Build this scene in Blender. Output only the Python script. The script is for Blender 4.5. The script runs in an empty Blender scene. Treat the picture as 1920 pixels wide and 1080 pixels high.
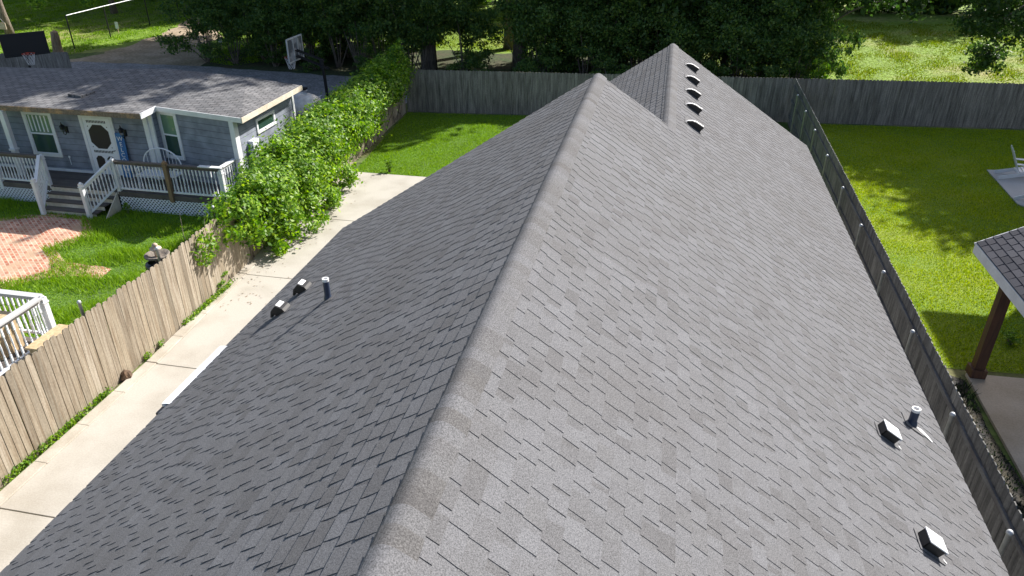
import bpy, math, random
import numpy as np
from mathutils import Vector, Matrix
R = math.radians
scene = bpy.context.scene
col = scene.collection

# ---------------------------------------------------------------- camera, sky, sun, exposure
cam_d = bpy.data.cameras.new('camera'); cam_d.sensor_width = 36; cam_d.lens = 25.84
cam_d.clip_start = 0.1; cam_d.clip_end = 2000
cam = bpy.data.objects.new('camera', cam_d); col.objects.link(cam)
cam.location = (0, 0, 9.0); cam.rotation_euler = (R(90 - 28.75), 0, R(11.59))
scene.camera = cam
SUN = Vector((0.47, 0.62, 0.62)).normalized()
w = bpy.data.worlds.new('World'); scene.world = w; w.use_nodes = True
nt = w.node_tree; bg = nt.nodes['Background']
sky = nt.nodes.new('ShaderNodeTexSky'); sky.sky_type = 'NISHITA'; sky.sun_disc = False
sky.sun_elevation = math.asin(SUN.z); sky.sun_rotation = math.atan2(SUN.x, SUN.y)
nt.links.new(sky.outputs[0], bg.inputs[0]); bg.inputs[1].default_value = 0.095
sky.air_density = 1.0; sky.dust_density = 2.4; sky.ozone_density = 0.8
sd = bpy.data.lights.new('sun', 'SUN'); sd.energy = 5.0; sd.angle = R(0.53); sd.color = (1.0, 0.96, 0.9)
so = bpy.data.objects.new('sun', sd); col.objects.link(so)
so.rotation_euler = SUN.to_track_quat('Z', 'Y').to_euler(); so.location = (30, 30, 40)
scene.view_settings.view_transform = 'Standard'; scene.view_settings.look = 'None'
scene.view_settings.exposure = 0.85; scene.view_settings.gamma = 1

# ---------------------------------------------------------------- materials
MATS = {}
def mat(name, c, rough=.8, c2=None, scale=5, fine=0, bump=0, bscale=40, island=0, metal=0, stretch=None,
        trans=0, spec=.5, detail=4, lo=.35, hi=.65, isl_cols=None, rot=0):
    """principled: noise mix c/c2, per-island value change, fine grain, bump"""
    m = bpy.data.materials.new(name); m.use_nodes = True; t = m.node_tree; N = t.nodes; L = t.links
    b = N['Principled BSDF']; b.inputs['Roughness'].default_value = rough; b.inputs['Metallic'].default_value = metal
    b.inputs['Specular IOR Level'].default_value = spec
    tc = N.new('ShaderNodeTexCoord'); vec = tc.outputs['Object']
    if stretch:
        mp = N.new('ShaderNodeMapping'); mp.inputs['Scale'].default_value = stretch; mp.inputs['Rotation'].default_value = (0, 0, rot)
        L.new(vec, mp.inputs[0]); vec = mp.outputs[0]
    def rgb(col): 
        n = N.new('ShaderNodeRGB'); n.outputs[0].default_value = (*col, 1); return n.outputs[0]
    def mix(f, a, bb, mode='MIX'):
        n = N.new('ShaderNodeMix'); n.data_type = 'RGBA'; n.blend_type = mode
        if isinstance(f, (int, float)): n.inputs[0].default_value = f
        else: L.new(f, n.inputs[0])
        L.new(a, n.inputs[6]); L.new(bb, n.inputs[7]); return n.outputs[2]
    def noise(sc, det=detail, v=None):
        n = N.new('ShaderNodeTexNoise'); n.inputs['Scale'].default_value = sc; n.inputs['Detail'].default_value = det
        L.new(v or vec, n.inputs['Vector']); return n.outputs['Fac']
    def ramp(f, a, bb):
        n = N.new('ShaderNodeMapRange'); L.new(f, n.inputs[0])
        n.inputs[1].default_value = a; n.inputs[2].default_value = bb; return n.outputs[0]
    out = rgb(c)
    if isl_cols:
        g = N.new('ShaderNodeNewGeometry'); cr = N.new('ShaderNodeValToRGB'); L.new(g.outputs['Random Per Island'], cr.inputs[0])
        e = cr.color_ramp.elements
        while len(e) < len(isl_cols): e.new(.5)
        for i, cc in enumerate(isl_cols):
            e[i].position = i / (len(isl_cols) - 1); e[i].color = (*cc, 1)
        out = cr.outputs[0]
    if c2: out = mix(ramp(noise(scale), lo, hi), out, rgb(c2))
    if island:
        g = N.new('ShaderNodeNewGeometry'); hs = N.new('ShaderNodeHueSaturation'); L.new(out, hs.inputs['Color'])
        mr = N.new('ShaderNodeMapRange'); L.new(g.outputs['Random Per Island'], mr.inputs[0])
        mr.inputs[3].default_value = 1 - island; mr.inputs[4].default_value = 1 + island; L.new(mr.outputs[0], hs.inputs['Value']); out = hs.outputs[0]
    if fine:
        f = noise(fine[0], 2, tc.outputs['Object']); hs = N.new('ShaderNodeHueSaturation'); L.new(out, hs.inputs['Color'])
        mr = N.new('ShaderNodeMapRange'); L.new(f, mr.inputs[0]); mr.inputs[1].default_value = .3; mr.inputs[2].default_value = .7
        mr.inputs[3].default_value = 1 - fine[1]; mr.inputs[4].default_value = 1 + fine[1]; L.new(mr.outputs[0], hs.inputs['Value']); out = hs.outputs[0]
    L.new(out, b.inputs['Base Color'])
    if bump:
        bn = N.new('ShaderNodeBump'); bn.inputs['Strength'].default_value = bump; bn.inputs['Distance'].default_value = .02
        L.new(noise(bscale, 4, tc.outputs['Object']), bn.inputs['Height']); L.new(bn.outputs[0], b.inputs['Normal'])
    if trans:
        tr = N.new('ShaderNodeBsdfTranslucent'); ms = N.new('ShaderNodeMixShader'); ms.inputs[0].default_value = trans
        hs = N.new('ShaderNodeHueSaturation'); hs.inputs['Saturation'].default_value = 1.1; hs.inputs['Value'].default_value = 1.5
        L.new(out, hs.inputs['Color']); L.new(hs.outputs[0], tr.inputs['Color'])
        L.new(b.outputs[0], ms.inputs[1]); L.new(tr.outputs[0], ms.inputs[2]); L.new(ms.outputs[0], N['Material Output'].inputs['Surface'])
    MATS[name] = m; return m

mat('shingle', (.2, .2, .2), .95, c2=(.122, .119, .121), scale=.9, lo=.5, hi=.8, fine=(120, .42), spec=.2,
    isl_cols=[(.114, .112, .115), (.130, .129, .134), (.141, .141, .148), (.146, .146, .154), (.132, .131, .135), (.156, .157, .166)])
mat('shingle_cap', (.2, .2, .2), .95, fine=(110, .45), spec=.2,
    isl_cols=[(.098, .094, .093), (.138, .137, .141), (.113, .109, .108), (.144, .143, .149), (.130, .128, .130), (.149, .149, .156), (.106, .101, .100)])
mat('dark_shingle', (.07, .07, .085), .95, fine=(120, .3), spec=.2,
    isl_cols=[(.035, .036, .045), (.06, .062, .075), (.075, .076, .09), (.05, .05, .06)])
mat('concrete', (.44, .41, .36), .85, c2=(.33, .30, .25), scale=.9, lo=.45, hi=.75, detail=9, fine=(35, .08), bump=.1, bscale=60)
mat('kerb_concrete', (.46, .42, .36), .85, c2=(.34, .30, .24), scale=1.7, fine=(40, .1))
mat('tan_concrete', (.58, .50, .41), .8, c2=(.44, .36, .27), scale=1.0, fine=(30, .1))
mat('pale_concrete', (.5, .5, .5), .8, c2=(.42, .42, .42), scale=1.0)
mat('ground', (.075, .12, .022), .95, c2=(.22, .19, .085), scale=.32, lo=.42, hi=.68, fine=(5, .45), bump=.8, bscale=12, detail=8)
mat('lawn', (.09, .19, .012), .95, c2=(.08, .15, .018), scale=.5, fine=(22, .35), bump=.6, bscale=40)
mat('side_lawn', (.11, .20, .008), .95, c2=(.20, .25, .012), scale=.5, fine=(22, .35), bump=.6, bscale=40)
mat('field_grass', (.15, .24, .02), .95, c2=(.27, .25, .09), scale=.16, lo=.5, hi=.68, fine=(4, .4), bump=.8, bscale=9, detail=8)
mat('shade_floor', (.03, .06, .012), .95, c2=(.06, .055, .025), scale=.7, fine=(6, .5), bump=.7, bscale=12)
mat('dirt', (.40, .31, .22), .95, c2=(.27, .21, .13), scale=.8, fine=(6, .3), bump=.5, bscale=15, detail=8)
mat('gravel', (.30, .29, .29), .95, c2=(.2, .19, .19), scale=1.5, fine=(9, .35), bump=1, bscale=25, detail=6)
mat('mulch', (.02, .02, .022), .95, c2=(.06, .05, .03), scale=3, fine=(14, .6), bump=1, bscale=25)
mat('tan_board', (.4, .32, .22), .85, c2=(.20, .15, .10), scale=2.6, stretch=(10, 10, .5), lo=.42, hi=.72, spec=.2, island=.2,
    fine=(30, .13), isl_cols=[(.30, .26, .20), (.37, .315, .24), (.33, .28, .21), (.39, .34, .27), (.29, .245, .18)], detail=6)
mat('grey_board', (.23, .225, .215), .9, c2=(.11, .108, .105), scale=2.5, stretch=(5, 5, .5), lo=.35, hi=.7, island=.22, fine=(25, .15), spec=.2, detail=6)
mat('grey_board_x', (.28, .26, .24), .9, c2=(.12, .11, .10), scale=3, stretch=(6, 6, .5), lo=.35, hi=.7, island=.18, fine=(25, .15), spec=.2, detail=6)
mat('rail_wood', (.2, .2, .2), .9, c2=(.13, .12, .115), scale=3, stretch=(4, .6, 4), fine=(30, .15))
mat('galvanised', (.62, .64, .66), .45, metal=.25, c2=(.5, .52, .54), scale=8)
mat('white_paint', (.78, .79, .8), .5, c2=(.68, .69, .7), scale=3, fine=(12, .05))
mat('cream_paint', (.68, .62, .52), .6, c2=(.58, .50, .39), scale=2.5, fine=(12, .1))
mat('vinyl_white', (.78, .8, .84), .35)
mat('weathered_brown', (.2, .155, .115), .9, c2=(.42, .27, .14), scale=2.6, lo=.5, hi=.66, fine=(18, .35))
mat('porch_wood', (.14, .12, .105), .85, c2=(.09, .078, .068), scale=3, island=.2, stretch=(1, 8, 1))
mat('post_wood', (.27, .18, .1), .8, c2=(.2, .13, .07), scale=6, stretch=(6, 6, 1))
mat('raw_wood', (.56, .42, .25), .8, c2=(.42, .3, .17), scale=4, stretch=(4, 4, 1))
mat('dark_stain', (.13, .055, .03), .7, c2=(.075, .035, .022), scale=3, stretch=(8, 8, .8))
mat('glass', (.03, .07, .055), .06, spec=.8)
mat('reflection_pane', (.14, .24, .17), .12, c2=(.28, .29, .23), scale=3.5, lo=.55, hi=.65, spec=.7)  # mint tone with pale patches paints a reflection in the upper panes
mat('screen', (.028, .022, .018), .6)
mat('black_metal', (.014, .014, .016), .45)
mat('black_paint', (.012, .012, .015), .6)
mat('blue_board', (.03, .12, .33), .6, c2=(.05, .2, .42), scale=6)
mat('lead_grey', (.03, .045, .085), .45)
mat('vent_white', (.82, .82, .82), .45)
mat('caulk', (.75, .75, .75), .6)
mat('red_metal', (.5, .06, .03), .5)
mat('net', (.7, .68, .68), .8)
mat('acrylic', (.1, .11, .13), .15, c2=(.3, .31, .34), scale=2, lo=.5, hi=.6, spec=.8)
mat('bark', (.27, .225, .18), .95, c2=(.11, .085, .07), scale=6, stretch=(4, 4, .8), bump=1, bscale=20)
mat('stump_wood', (.34, .25, .17), .9, c2=(.2, .14, .09), scale=5, stretch=(4, 4, .7), bump=.6, bscale=20)
mat('stone', (.26, .22, .18), .8, c2=(.14, .12, .1), scale=6, fine=(20, .25), bump=.5)
mat('glazed', (.02, .024, .03), .25)
mat('brown_rock', (.16, .1, .06), .9, c2=(.08, .05, .03), scale=8, bump=1)
mat('tarp', (.72, .71, .68), .55, c2=(.5, .48, .44), scale=4, bump=1, bscale=9)
mat('hose_black', (.03, .03, .035), .5)
mat('yellow_plastic', (.55, .5, .04), .5)
mat('sign_tan', (.45, .32, .22), .7, c2=(.6, .5, .42), scale=9)
mat('soffit', (.5, .49, .47), .8)
mat('house_brick', (.36, .36, .37), .9, c2=(.28, .28, .29), scale=12, fine=(20, .2))
mat('hedge_leaf', (.2, .36, .05), .5, trans=.38, spec=.4,
    isl_cols=[(.045, .11, .012), (.1, .22, .018), (.17, .32, .026), (.25, .41, .035), (.34, .48, .05), (.08, .18, .018), (.15, .29, .025)])
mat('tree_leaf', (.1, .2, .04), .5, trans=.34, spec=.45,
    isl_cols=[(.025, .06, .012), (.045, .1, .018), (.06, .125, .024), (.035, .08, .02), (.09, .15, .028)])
mat('brush_leaf', (.1, .2, .04), .5, trans=.4, spec=.5,
    isl_cols=[(.035, .085, .018), (.06, .14, .028), (.1, .19, .035), (.2, .28, .05), (.045, .115, .045)])
mat('blade_lush', (.1, .25, .02), .6, trans=.35, spec=.3, isl_cols=[(.10, .20, .01), (.16, .29, .014), (.23, .38, .022), (.28, .42, .035), (.17, .31, .015)])
mat('blade_dark', (.03, .06, .02), .7, trans=.2, spec=.2, isl_cols=[(.012, .02, .012), (.02, .035, .016), (.03, .06, .015), (.015, .022, .02), (.05, .09, .015)])
mat('blade_lime', (.1, .25, .02), .6, trans=.35, spec=.3, isl_cols=[(.14, .23, .006), (.23, .33, .008), (.34, .43, .01), (.42, .48, .018), (.24, .34, .008)])
mat('blade_dry', (.1, .25, .02), .7, trans=.3, spec=.3, isl_cols=[(.12, .19, .015), (.18, .26, .02), (.24, .30, .03), (.2, .28, .02), (.30, .30, .07)])
mat('cushion_grey', (.3, .31, .33), .8)

def brick_mat(name, c1, c2, mortar, scale, bw, rh, msize, rot=0, bump=.3, extra=None, bias=0):
    m = bpy.data.materials.new(name); m.use_nodes = True; t = m.node_tree; N = t.nodes; L = t.links
    b = N['Principled BSDF']; b.inputs['Roughness'].default_value = .9; b.inputs['Specular IOR Level'].default_value = .3
    tc = N.new('ShaderNodeTexCoord'); mp = N.new('ShaderNodeMapping'); mp.inputs['Rotation'].default_value = (0, 0, rot)
    L.new(tc.outputs['Object'], mp.inputs[0])
    br = N.new('ShaderNodeTexBrick'); L.new(mp.outputs[0], br.inputs['Vector'])
    br.inputs['Color1'].default_value = (*c1, 1); br.inputs['Color2'].default_value = (*c2, 1); br.inputs['Mortar'].default_value = (*mortar, 1)
    br.inputs['Scale'].default_value = scale; br.inputs['Mortar Size'].default_value = msize; br.inputs['Bias'].default_value = bias
    br.inputs['Brick Width'].default_value = bw; br.inputs['Row Height'].default_value = rh; br.inputs['Mortar Smooth'].default_value = .2
    out = br.outputs[0]
    n = N.new('ShaderNodeTexNoise'); n.inputs['Scale'].default_value = 3.0; n.inputs['Detail'].default_value = 7; L.new(tc.outputs['Object'], n.inputs[0])
    mr = N.new('ShaderNodeMapRange'); L.new(n.outputs[0], mr.inputs[0]); mr.inputs[1].default_value = .3; mr.inputs[2].default_value = .7
    mr.inputs[3].default_value = .75; mr.inputs[4].default_value = 1.25
    hs = N.new('ShaderNodeHueSaturation'); L.new(out, hs.inputs['Color']); L.new(mr.outputs[0], hs.inputs['Value']); out = hs.outputs[0]
    if extra:
        n2 = N.new('ShaderNodeTexNoise'); n2.inputs['Scale'].default_value = 1.6; n2.inputs['Detail'].default_value = 5; L.new(tc.outputs['Object'], n2.inputs[0])
        m2 = N.new('ShaderNodeMapRange'); L.new(n2.outputs[0], m2.inputs[0]); m2.inputs[1].default_value = .52; m2.inputs[2].default_value = .66
        mx = N.new('ShaderNodeMix'); mx.data_type = 'RGBA'; L.new(m2.outputs[0], mx.inputs[0]); L.new(out, mx.inputs[6]); mx.inputs[7].default_value = (*extra, 1); out = mx.outputs[2]
    L.new(out, b.inputs['Base Color'])
    bn = N.new('ShaderNodeBump'); bn.inputs['Strength'].default_value = bump; bn.inputs['Distance'].default_value = .01; bn.invert = True
    L.new(br.outputs['Fac'], bn.inputs['Height']); L.new(bn.outputs[0], b.inputs['Normal'])
    MATS[name] = m
brick_mat('brick_paving', (.36, .12, .07), (.58, .33, .23), (.56, .44, .33), 1, .21, .105, .014, rot=R(38), extra=(.44, .30, .2))
brick_mat('old_shingle', (.145, .145, .15), (.2, .195, .197), (.068, .067, .068), 1, .30, .14, .016, bump=.6)
brick_mat('siding_front', (.24, .262, .31), (.23, .252, .30), (.12, .135, .165), 1, 30, .2, .008, bump=.6)
M = MATS

# ---------------------------------------------------------------- mesh helpers
def tag(o, label=None, cat=None, group=None, kind=None):
    if label: o['label'] = label
    if cat: o['category'] = cat
    if group: o['group'] = group
    if kind: o['kind'] = kind
    return o
def thing(name, label, cat, loc=(0, 0, 0), rz=0, group=None):
    o = bpy.data.objects.new(name, None); col.objects.link(o); o.location = loc; o.rotation_euler = (0, 0, rz)
    o.empty_display_size = .2
    return tag(o, label, cat, group)
def copy_tree(o, parent=None):
    c = o.copy(); col.objects.link(c); c.parent = parent
    for ch in [x for x in CH.get(o.name, [])]: copy_tree(ch, c)
    return c
CH = {}
class MB:
    def __init__(s): s.v = []; s.f = []
    def add(s, vs, fs):
        n = len(s.v); s.v += [tuple(v) for v in vs]; s.f += [tuple(i + n for i in f) for f in fs]; return s
    def box(s, a, b, M4=None):
        x0, y0, z0 = a; x1, y1, z1 = b
        vs = [Vector(p) for p in ((x0,y0,z0),(x1,y0,z0),(x1,y1,z0),(x0,y1,z0),(x0,y0,z1),(x1,y0,z1),(x1,y1,z1),(x0,y1,z1))]
        if M4 is not None: vs = [M4 @ v for v in vs]
        return s.add(vs, [(0,3,2,1),(4,5,6,7),(0,1,5,4),(1,2,6,5),(2,3,7,6),(3,0,4,7)])
    def bar(s, p, q, w, h, up=(0, 0, 1)):
        p = Vector(p); q = Vector(q); d = (q - p).normalized(); u = Vector(up)
        if abs(d.dot(u)) > .98: u = Vector((0, 1, 0))
        r = d.cross(u).normalized(); u = r.cross(d)
        vs = []
        for e in (p, q):
            for a, b in ((-1,-1),(1,-1),(1,1),(-1,1)): vs.append(e + r * a * w / 2 + u * b * h / 2)
        return s.add(vs, [(0,1,2,3),(7,6,5,4),(0,4,5,1),(1,5,6,2),(2,6,7,3),(3,7,4,0)])
    def tube(s, pts, rad, n=8, cap=True):
        pts = [Vector(p) for p in pts]; m = len(pts)
        if not hasattr(rad, '__len__'): rad = [rad] * m
        vs = []; ref = None
        for i in range(m):
            d = (pts[min(i + 1, m - 1)] - pts[max(i - 1, 0)]).normalized()
            if ref is None: ref = Vector((1, 0, 0)) if abs(d.x) < .9 else Vector((0, 1, 0))
            a = (ref - d * ref.dot(d)).normalized(); ref = a; b = d.cross(a)
            for k in range(n):
                t = 2 * math.pi * k / n; vs.append(pts[i] + (a * math.cos(t) + b * math.sin(t)) * rad[i])
        fs = [(i*n+k, i*n+(k+1) % n, (i+1)*n+(k+1) % n, (i+1)*n+k) for i in range(m-1) for k in range(n)]
        if cap: fs += [tuple(range(n-1, -1, -1)), tuple((m-1)*n + k for k in range(n))]
        return s.add(vs, fs)
    def prism(s, poly, z0, z1, M4=None):
        n = len(poly); vs = [Vector((x, y, z0)) for x, y in poly] + [Vector((x, y, z1)) for x, y in poly]
        if M4 is not None: vs = [M4 @ v for v in vs]
        return s.add(vs, [tuple(range(n-1, -1, -1)), tuple(range(n, 2*n))] + [(i, (i+1) % n, n+(i+1) % n, n+i) for i in range(n)])
    def lathe(s, c, prof, n=16):
        vs = []; m = len(prof)
        for r, z in prof:
            for k in range(n):
                t = 2*math.pi*k/n; vs.append((c[0] + r*math.cos(t), c[1] + r*math.sin(t), c[2] + z))
        fs = [(i*n+k, i*n+(k+1) % n, (i+1)*n+(k+1) % n, (i+1)*n+k) for i in range(m-1) for k in range(n)]
        fs += [tuple(range(n-1, -1, -1)), tuple((m-1)*n+k for k in range(n))]
        return s.add(vs, fs)
    def build(s, name, m, parent=None, smooth=False, bevel=0):
        me = bpy.data.meshes.new(name); me.from_pydata(s.v, [], s.f); me.update()
        me.materials.append(M[m] if isinstance(m, str) else m)
        if smooth: me.shade_smooth()
        o = bpy.data.objects.new(name, me); col.objects.link(o)
        if parent is not None: 
            o.parent = parent; CH.setdefault(parent.name, []).append(o)
        if bevel:
            md = o.modifiers.new('bevel', 'BEVEL'); md.width = bevel; md.segments = 2; md.limit_method = 'ANGLE'
        return o
def npmesh(name, V, k, m, parent=None, smooth=False):
    """V: (n,k,3) array of n separate polygons of k corners"""
    n = len(V); me = bpy.data.meshes.new(name)
    me.vertices.add(n * k); me.vertices.foreach_set('co', V.reshape(-1).astype(np.float32))
    me.loops.add(n * k); me.loops.foreach_set('vertex_index', np.arange(n * k, dtype=np.int32))
    me.polygons.add(n); me.polygons.foreach_set('loop_start', np.arange(0, n * k, k, dtype=np.int32))
    me.polygons.foreach_set('loop_total', np.full(n, k, dtype=np.int32)); me.update(); me.validate()
    me.materials.append(M[m]); o = bpy.data.objects.new(name, me); col.objects.link(o)
    if parent is not None: o.parent = parent; CH.setdefault(parent.name, []).append(o)
    return o
def leaves(C, size, rng, flat=.0, out=None):
    """pointed leaf quads at centres C, random tilt; out: outward directions to bias normals"""
    n = len(C); nrm = rng.normal(size=(n, 3)); nrm /= np.linalg.norm(nrm, axis=1)[:, None]
    if out is not None: nrm = nrm * (1 - flat) + out * flat * 1.6
    nrm[:, 2] += .25; nrm /= np.linalg.norm(nrm, axis=1)[:, None]
    a = np.cross(nrm, rng.normal(size=(n, 3))); a /= np.linalg.norm(a, axis=1)[:, None]; b = np.cross(nrm, a)
    s = size * rng.uniform(.6, 1.35, (n, 1))
    droop = nrm * s * .12
    return np.stack([C - a * s * .55, C + b * s * .32 - droop, C + a * s * .6, C - b * s * .32 - droop], 1)
def sheet(name, poly, z, m, kind='structure', label=None, cat=None):
    mb = MB(); n = len(poly); mb.add([(x, y, z) for x, y in poly], [tuple(range(n))])
    o = mb.build(name, m); tag(o, label, cat, kind=kind); return o
def ragged(poly, step=.5, amp=.15, seed=1):
    r = random.Random(seed); out = []
    for i in range(len(poly)):
        a = Vector(poly[i]).to_2d(); b = Vector(poly[(i + 1) % len(poly)]).to_2d(); k = max(1, int((b - a).length / step))
        for j in range(k):
            p = a.lerp(b, j / k); out.append((p.x + r.uniform(-amp, amp), p.y + r.uniform(-amp, amp)))
    return out
def inpoly(P, poly):
    x, y = P[:, 0], P[:, 1]; c = np.zeros(len(P), bool); n = len(poly)
    for i in range(n):
        x0, y0 = poly[i]; x1, y1 = poly[(i + 1) % n]
        if y0 == y1: continue
        t = ((y0 > y) != (y1 > y)) & (x < (x1 - x0) * (y - y0) / (y1 - y0) + x0); c ^= t
    return c
def grass(name, poly, dens, h, m, label, seed=1, z=0.004, wd=.009, clump=0, cat='grass', holes=()):
    rng = np.random.default_rng(seed); P = np.array(poly); lo = P.min(0); hi = P.max(0)
    n = int(dens * (hi - lo).prod()); Q = rng.uniform(lo, hi, (n, 2)); Q = Q[inpoly(Q, poly)]
    for hp in holes: Q = Q[~inpoly(Q, hp)]
    n = len(Q)
    hh = h * rng.uniform(.45, 1.2, n)
    if clump:
        k = np.zeros(n)
        for _ in range(5):
            fx, fy = rng.uniform(-2.4, 2.4, 2); ph = rng.uniform(0, 6.28); k += np.sin(fx * Q[:, 0] * 1.7 + fy * Q[:, 1] * 1.7 + ph)
        hh *= np.clip(1 + clump * k / 2.2, .35, 2.3)
    an = rng.uniform(0, 6.283, n); dx = np.cos(an); dy = np.sin(an); le = rng.uniform(.1, .9, n) * hh; la = rng.uniform(0, 6.283, n)
    B = np.column_stack([Q, np.full(n, z)]); W = np.column_stack([dx, dy, np.zeros(n)]) * (wd * rng.uniform(.6, 1.4, n))[:, None]
    T = B + np.column_stack([np.cos(la) * le, np.sin(la) * le, hh])
    o = npmesh(name, np.stack([B - W, B + W, T], 1), 3, m); return tag(o, label, cat, kind='stuff')

# ---------------------------------------------------------------- ground
FX = lambda y: -10.4 if y < 13 else -10.4 - (y - 13) * .0492      # left fence line
RX = lambda y: 4.93 + .0135 * (y)                                  # right fence picket line
BY = lambda x: 31.4 + .1 * (x + 11.2)                              # back fence line
sheet('ground', [(-700, -700), (700, -700), (700, 700), (-700, 700)], 0, 'ground')
sheet('field', ragged([(-32, 41.5), (-20, 44), (-11, 43.5), (0, 42), (3, 33.5), (24, 35.5), (60, 40), (60, 100), (-90, 100), (-90, 40), (-44, 36)], 1.5, .5, 3), .004, 'field_grass')
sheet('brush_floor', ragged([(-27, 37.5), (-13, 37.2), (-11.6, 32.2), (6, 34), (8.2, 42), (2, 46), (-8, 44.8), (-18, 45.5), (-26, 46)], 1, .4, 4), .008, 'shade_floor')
sheet('dirt_track', ragged([(-36, 35.6), (-33.5, 40), (-34, 46), (-35.6, 52), (-38, 60), (-35, 60), (-32.5, 52), (-29.6, 46.5), (-27.6, 41), (-25.5, 38), (-28, 35)], .7, .3, 5), .012, 'dirt')
sheet('gravel_yard', ragged([(-40, 24), (-11.0, 24), (-11.6, 31), (-12.0, 37.2), (-17.5, 37.3), (-24.5, 38), (-36, 37.6), (-40, 36)], .7, .15, 6), .016, 'gravel')
sheet('neighbour_lawn', [(-40, -6), (-10.5, -6), (-10.5, 13), (-11.3, 24), (-40, 24)], .020, 'lawn')
LAWN_L = [(-10.55, 23.4), (-3.6, 23.4), (-3.6, 31.9), (-11.2, 31.2)]
sheet('back_lawn', [(-10.6, 23.3), (5.1, 23.3), (5.3, 32.8), (-11.2, 31.2)], .004, 'lawn')
BED = ragged([(5.15, 3), (6.66, 3), (6.66, 10.5), (6.66, 12.6), (6.68, 14.1), (5.9, 14.5), (5.25, 14.6)], .4, .06, 9)
LAWN_R = [(5.15, 14.6), (6.6, 14.45), (16, 15), (24, 20), (24, 34.6), (5.4, 32.9)]
SLAB = [(11.62, 28.05), (11.45, 24.7), (12.2, 23.9), (18, 23.9), (18, 28.7)]
sheet('side_lawn', LAWN_R, .008, 'side_lawn')
sheet('planting_bed', BED, .010, 'mulch')
mb = MB(); mb.prism([(6.62, 3), (13.2, 3), (13.2, 14.45), (6.75, 14.25)], -.05, .06); tag(mb.build('patio_slab', 'tan_concrete'), kind='structure')
mb = MB(); mb.prism(SLAB, -.05, .05); tag(mb.build('garden_slab', 'pale_concrete'), kind='structure')
# driveway: separate pours with open joints, and a low kerb lip on the fence side
DJ = [-4, -.5, 3.1, 6.97, 11.2, 15.35, 19.2, 23.35]
mb = MB()
def kx(y): return -10.03 if y < 11 else -10.03 - (y - 11) * .052
for a, b in zip(DJ[:-1], DJ[1:]):
    a2 = a + .012; b2 = b - .012
    mb.prism([(kx(a2), a2), (-5.4, a2), (-5.4, b2), (kx(b2), b2)], -.1, .03)
o = tag(mb.build('driveway', 'concrete', bevel=.006), kind='structure')
mb = MB()
for a, b in zip(DJ[:-1], DJ[1:]):
    a2 = a + .01; b2 = b - .01
    for q in range(4):
        y0 = a2 + (b2 - a2) * q / 4; y1 = a2 + (b2 - a2) * (q + 1) / 4
        mb.prism([(kx(y0) - .26, y0), (kx(y0), y0), (kx(y1), y1), (kx(y1) - .26, y1)], -.1, .055)
tag(mb.build('kerb', 'kerb_concrete', bevel=.015), kind='structure')
BR = ragged([(-20.6, 16.8), (-18.3, 17.85), (-16.9, 17.8), (-15.9, 16.7), (-16.3, 15.6), (-15.4, 15.0), (-14.0, 14.9), (-13.8, 14.4), (-15.2, 14.2), (-15.9, 13.3), (-18, 12.9), (-21, 13.5), (-19.6, 15.2)], .3, .09, 8)
sheet('brick_path', BR, .030, 'brick_paving')

# ---------------------------------------------------------------- shingled planes in real relief
def shingle_plane(mb, o, u, v, nrm, L, nc, seed, e=.143, t=.005, uclip=None, tooth=(.09, .3), gap=(.06, .22), drop=False):
    """courses of laminated shingle: o eave corner, u along the eave, v up the slope"""
    r = random.Random(seed); o = Vector(o); u = Vector(u); v = Vector(v); nrm = Vector(nrm)
    def P(a, b, h): return o + u * a + v * b + nrm * h
    for i in range(nc):
        b0 = i * e; b1 = b0 + e
        lo, hi = (0, L) if uclip is None else uclip(b0)
        a = lo + r.uniform(-.3, 0)
        while a < hi:                                    # base layer pieces
            a1 = min(a + r.uniform(.12, .34), hi); a0 = max(a, lo)
            if a1 > a0:
                mb.add([P(a0, b0, t), P(a1, b0, t), P(a1, b1 + .01, .001), P(a0, b1 + .01, .001), P(a0, b0, 0), P(a1, b0, 0)],
                       [(0, 1, 2, 3), (4, 5, 1, 0)])
            a = a1
            if a1 >= hi: break
        a = lo + r.uniform(-.2, .1); T = t
        while a < hi:                                    # laminated teeth on top
            wd = r.uniform(*tooth); a0 = max(a, lo); a1 = min(a + wd, hi); h0 = 2 * T + .0015; h1 = .0035 if drop else T + .0015
            tp = r.uniform(.008, .02)
            if a1 - a0 > .03:
                mb.add([P(a0, b0 - .004, h0), P(a1, b0 - .004, h0), P(a1 - tp, b1, h1), P(a0 + tp, b1, h1),
                        P(a0, b0 - .004, 0), P(a1, b0 - .004, 0), P(a1 - tp, b1, 0), P(a0 + tp, b1, 0)],
                       [(0, 1, 2, 3), (4, 5, 1, 0), (5, 6, 2, 1), (7, 4, 0, 3)])
            a += wd + r.uniform(*gap) * (1 if r.random() > .22 else .35)

PITCH = .662; NL = math.sqrt(1 + PITCH**2)
house = thing('shingled_house', 'long house under a big grey asphalt shingle roof filling the middle of the view', 'house', (0, 0, 0))
EZ = 2.6; RX1 = -1.16; RZ1 = 6.06; EL = RX1 - (RZ1 - EZ) / PITCH; ER = RX1 + (RZ1 - EZ) / PITCH
Y0 = -3.0; YA = 13.3; YB = 21.2; RX2 = .13; RZ2 = RZ1 - PITCH * (RX2 - RX1); EL2 = RX2 - (RZ2 - EZ) / PITCH
SL = (RZ1 - EZ) / PITCH * NL; nc = int(SL / .143)
mb = MB()
vl = Vector((1, 0, PITCH)) / NL; nl = Vector((-PITCH, 0, 1)) / NL; vr = Vector((-1, 0, PITCH)) / NL; nr = Vector((PITCH, 0, 1)) / NL
# left plane (front block)
shingle_plane(mb, (EL, Y0, EZ), (0, 1, 0), vl, nl, YA - Y0, nc, 1, tooth=(.15, .25), gap=(.008, .05), t=.0058, drop=True)
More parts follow.
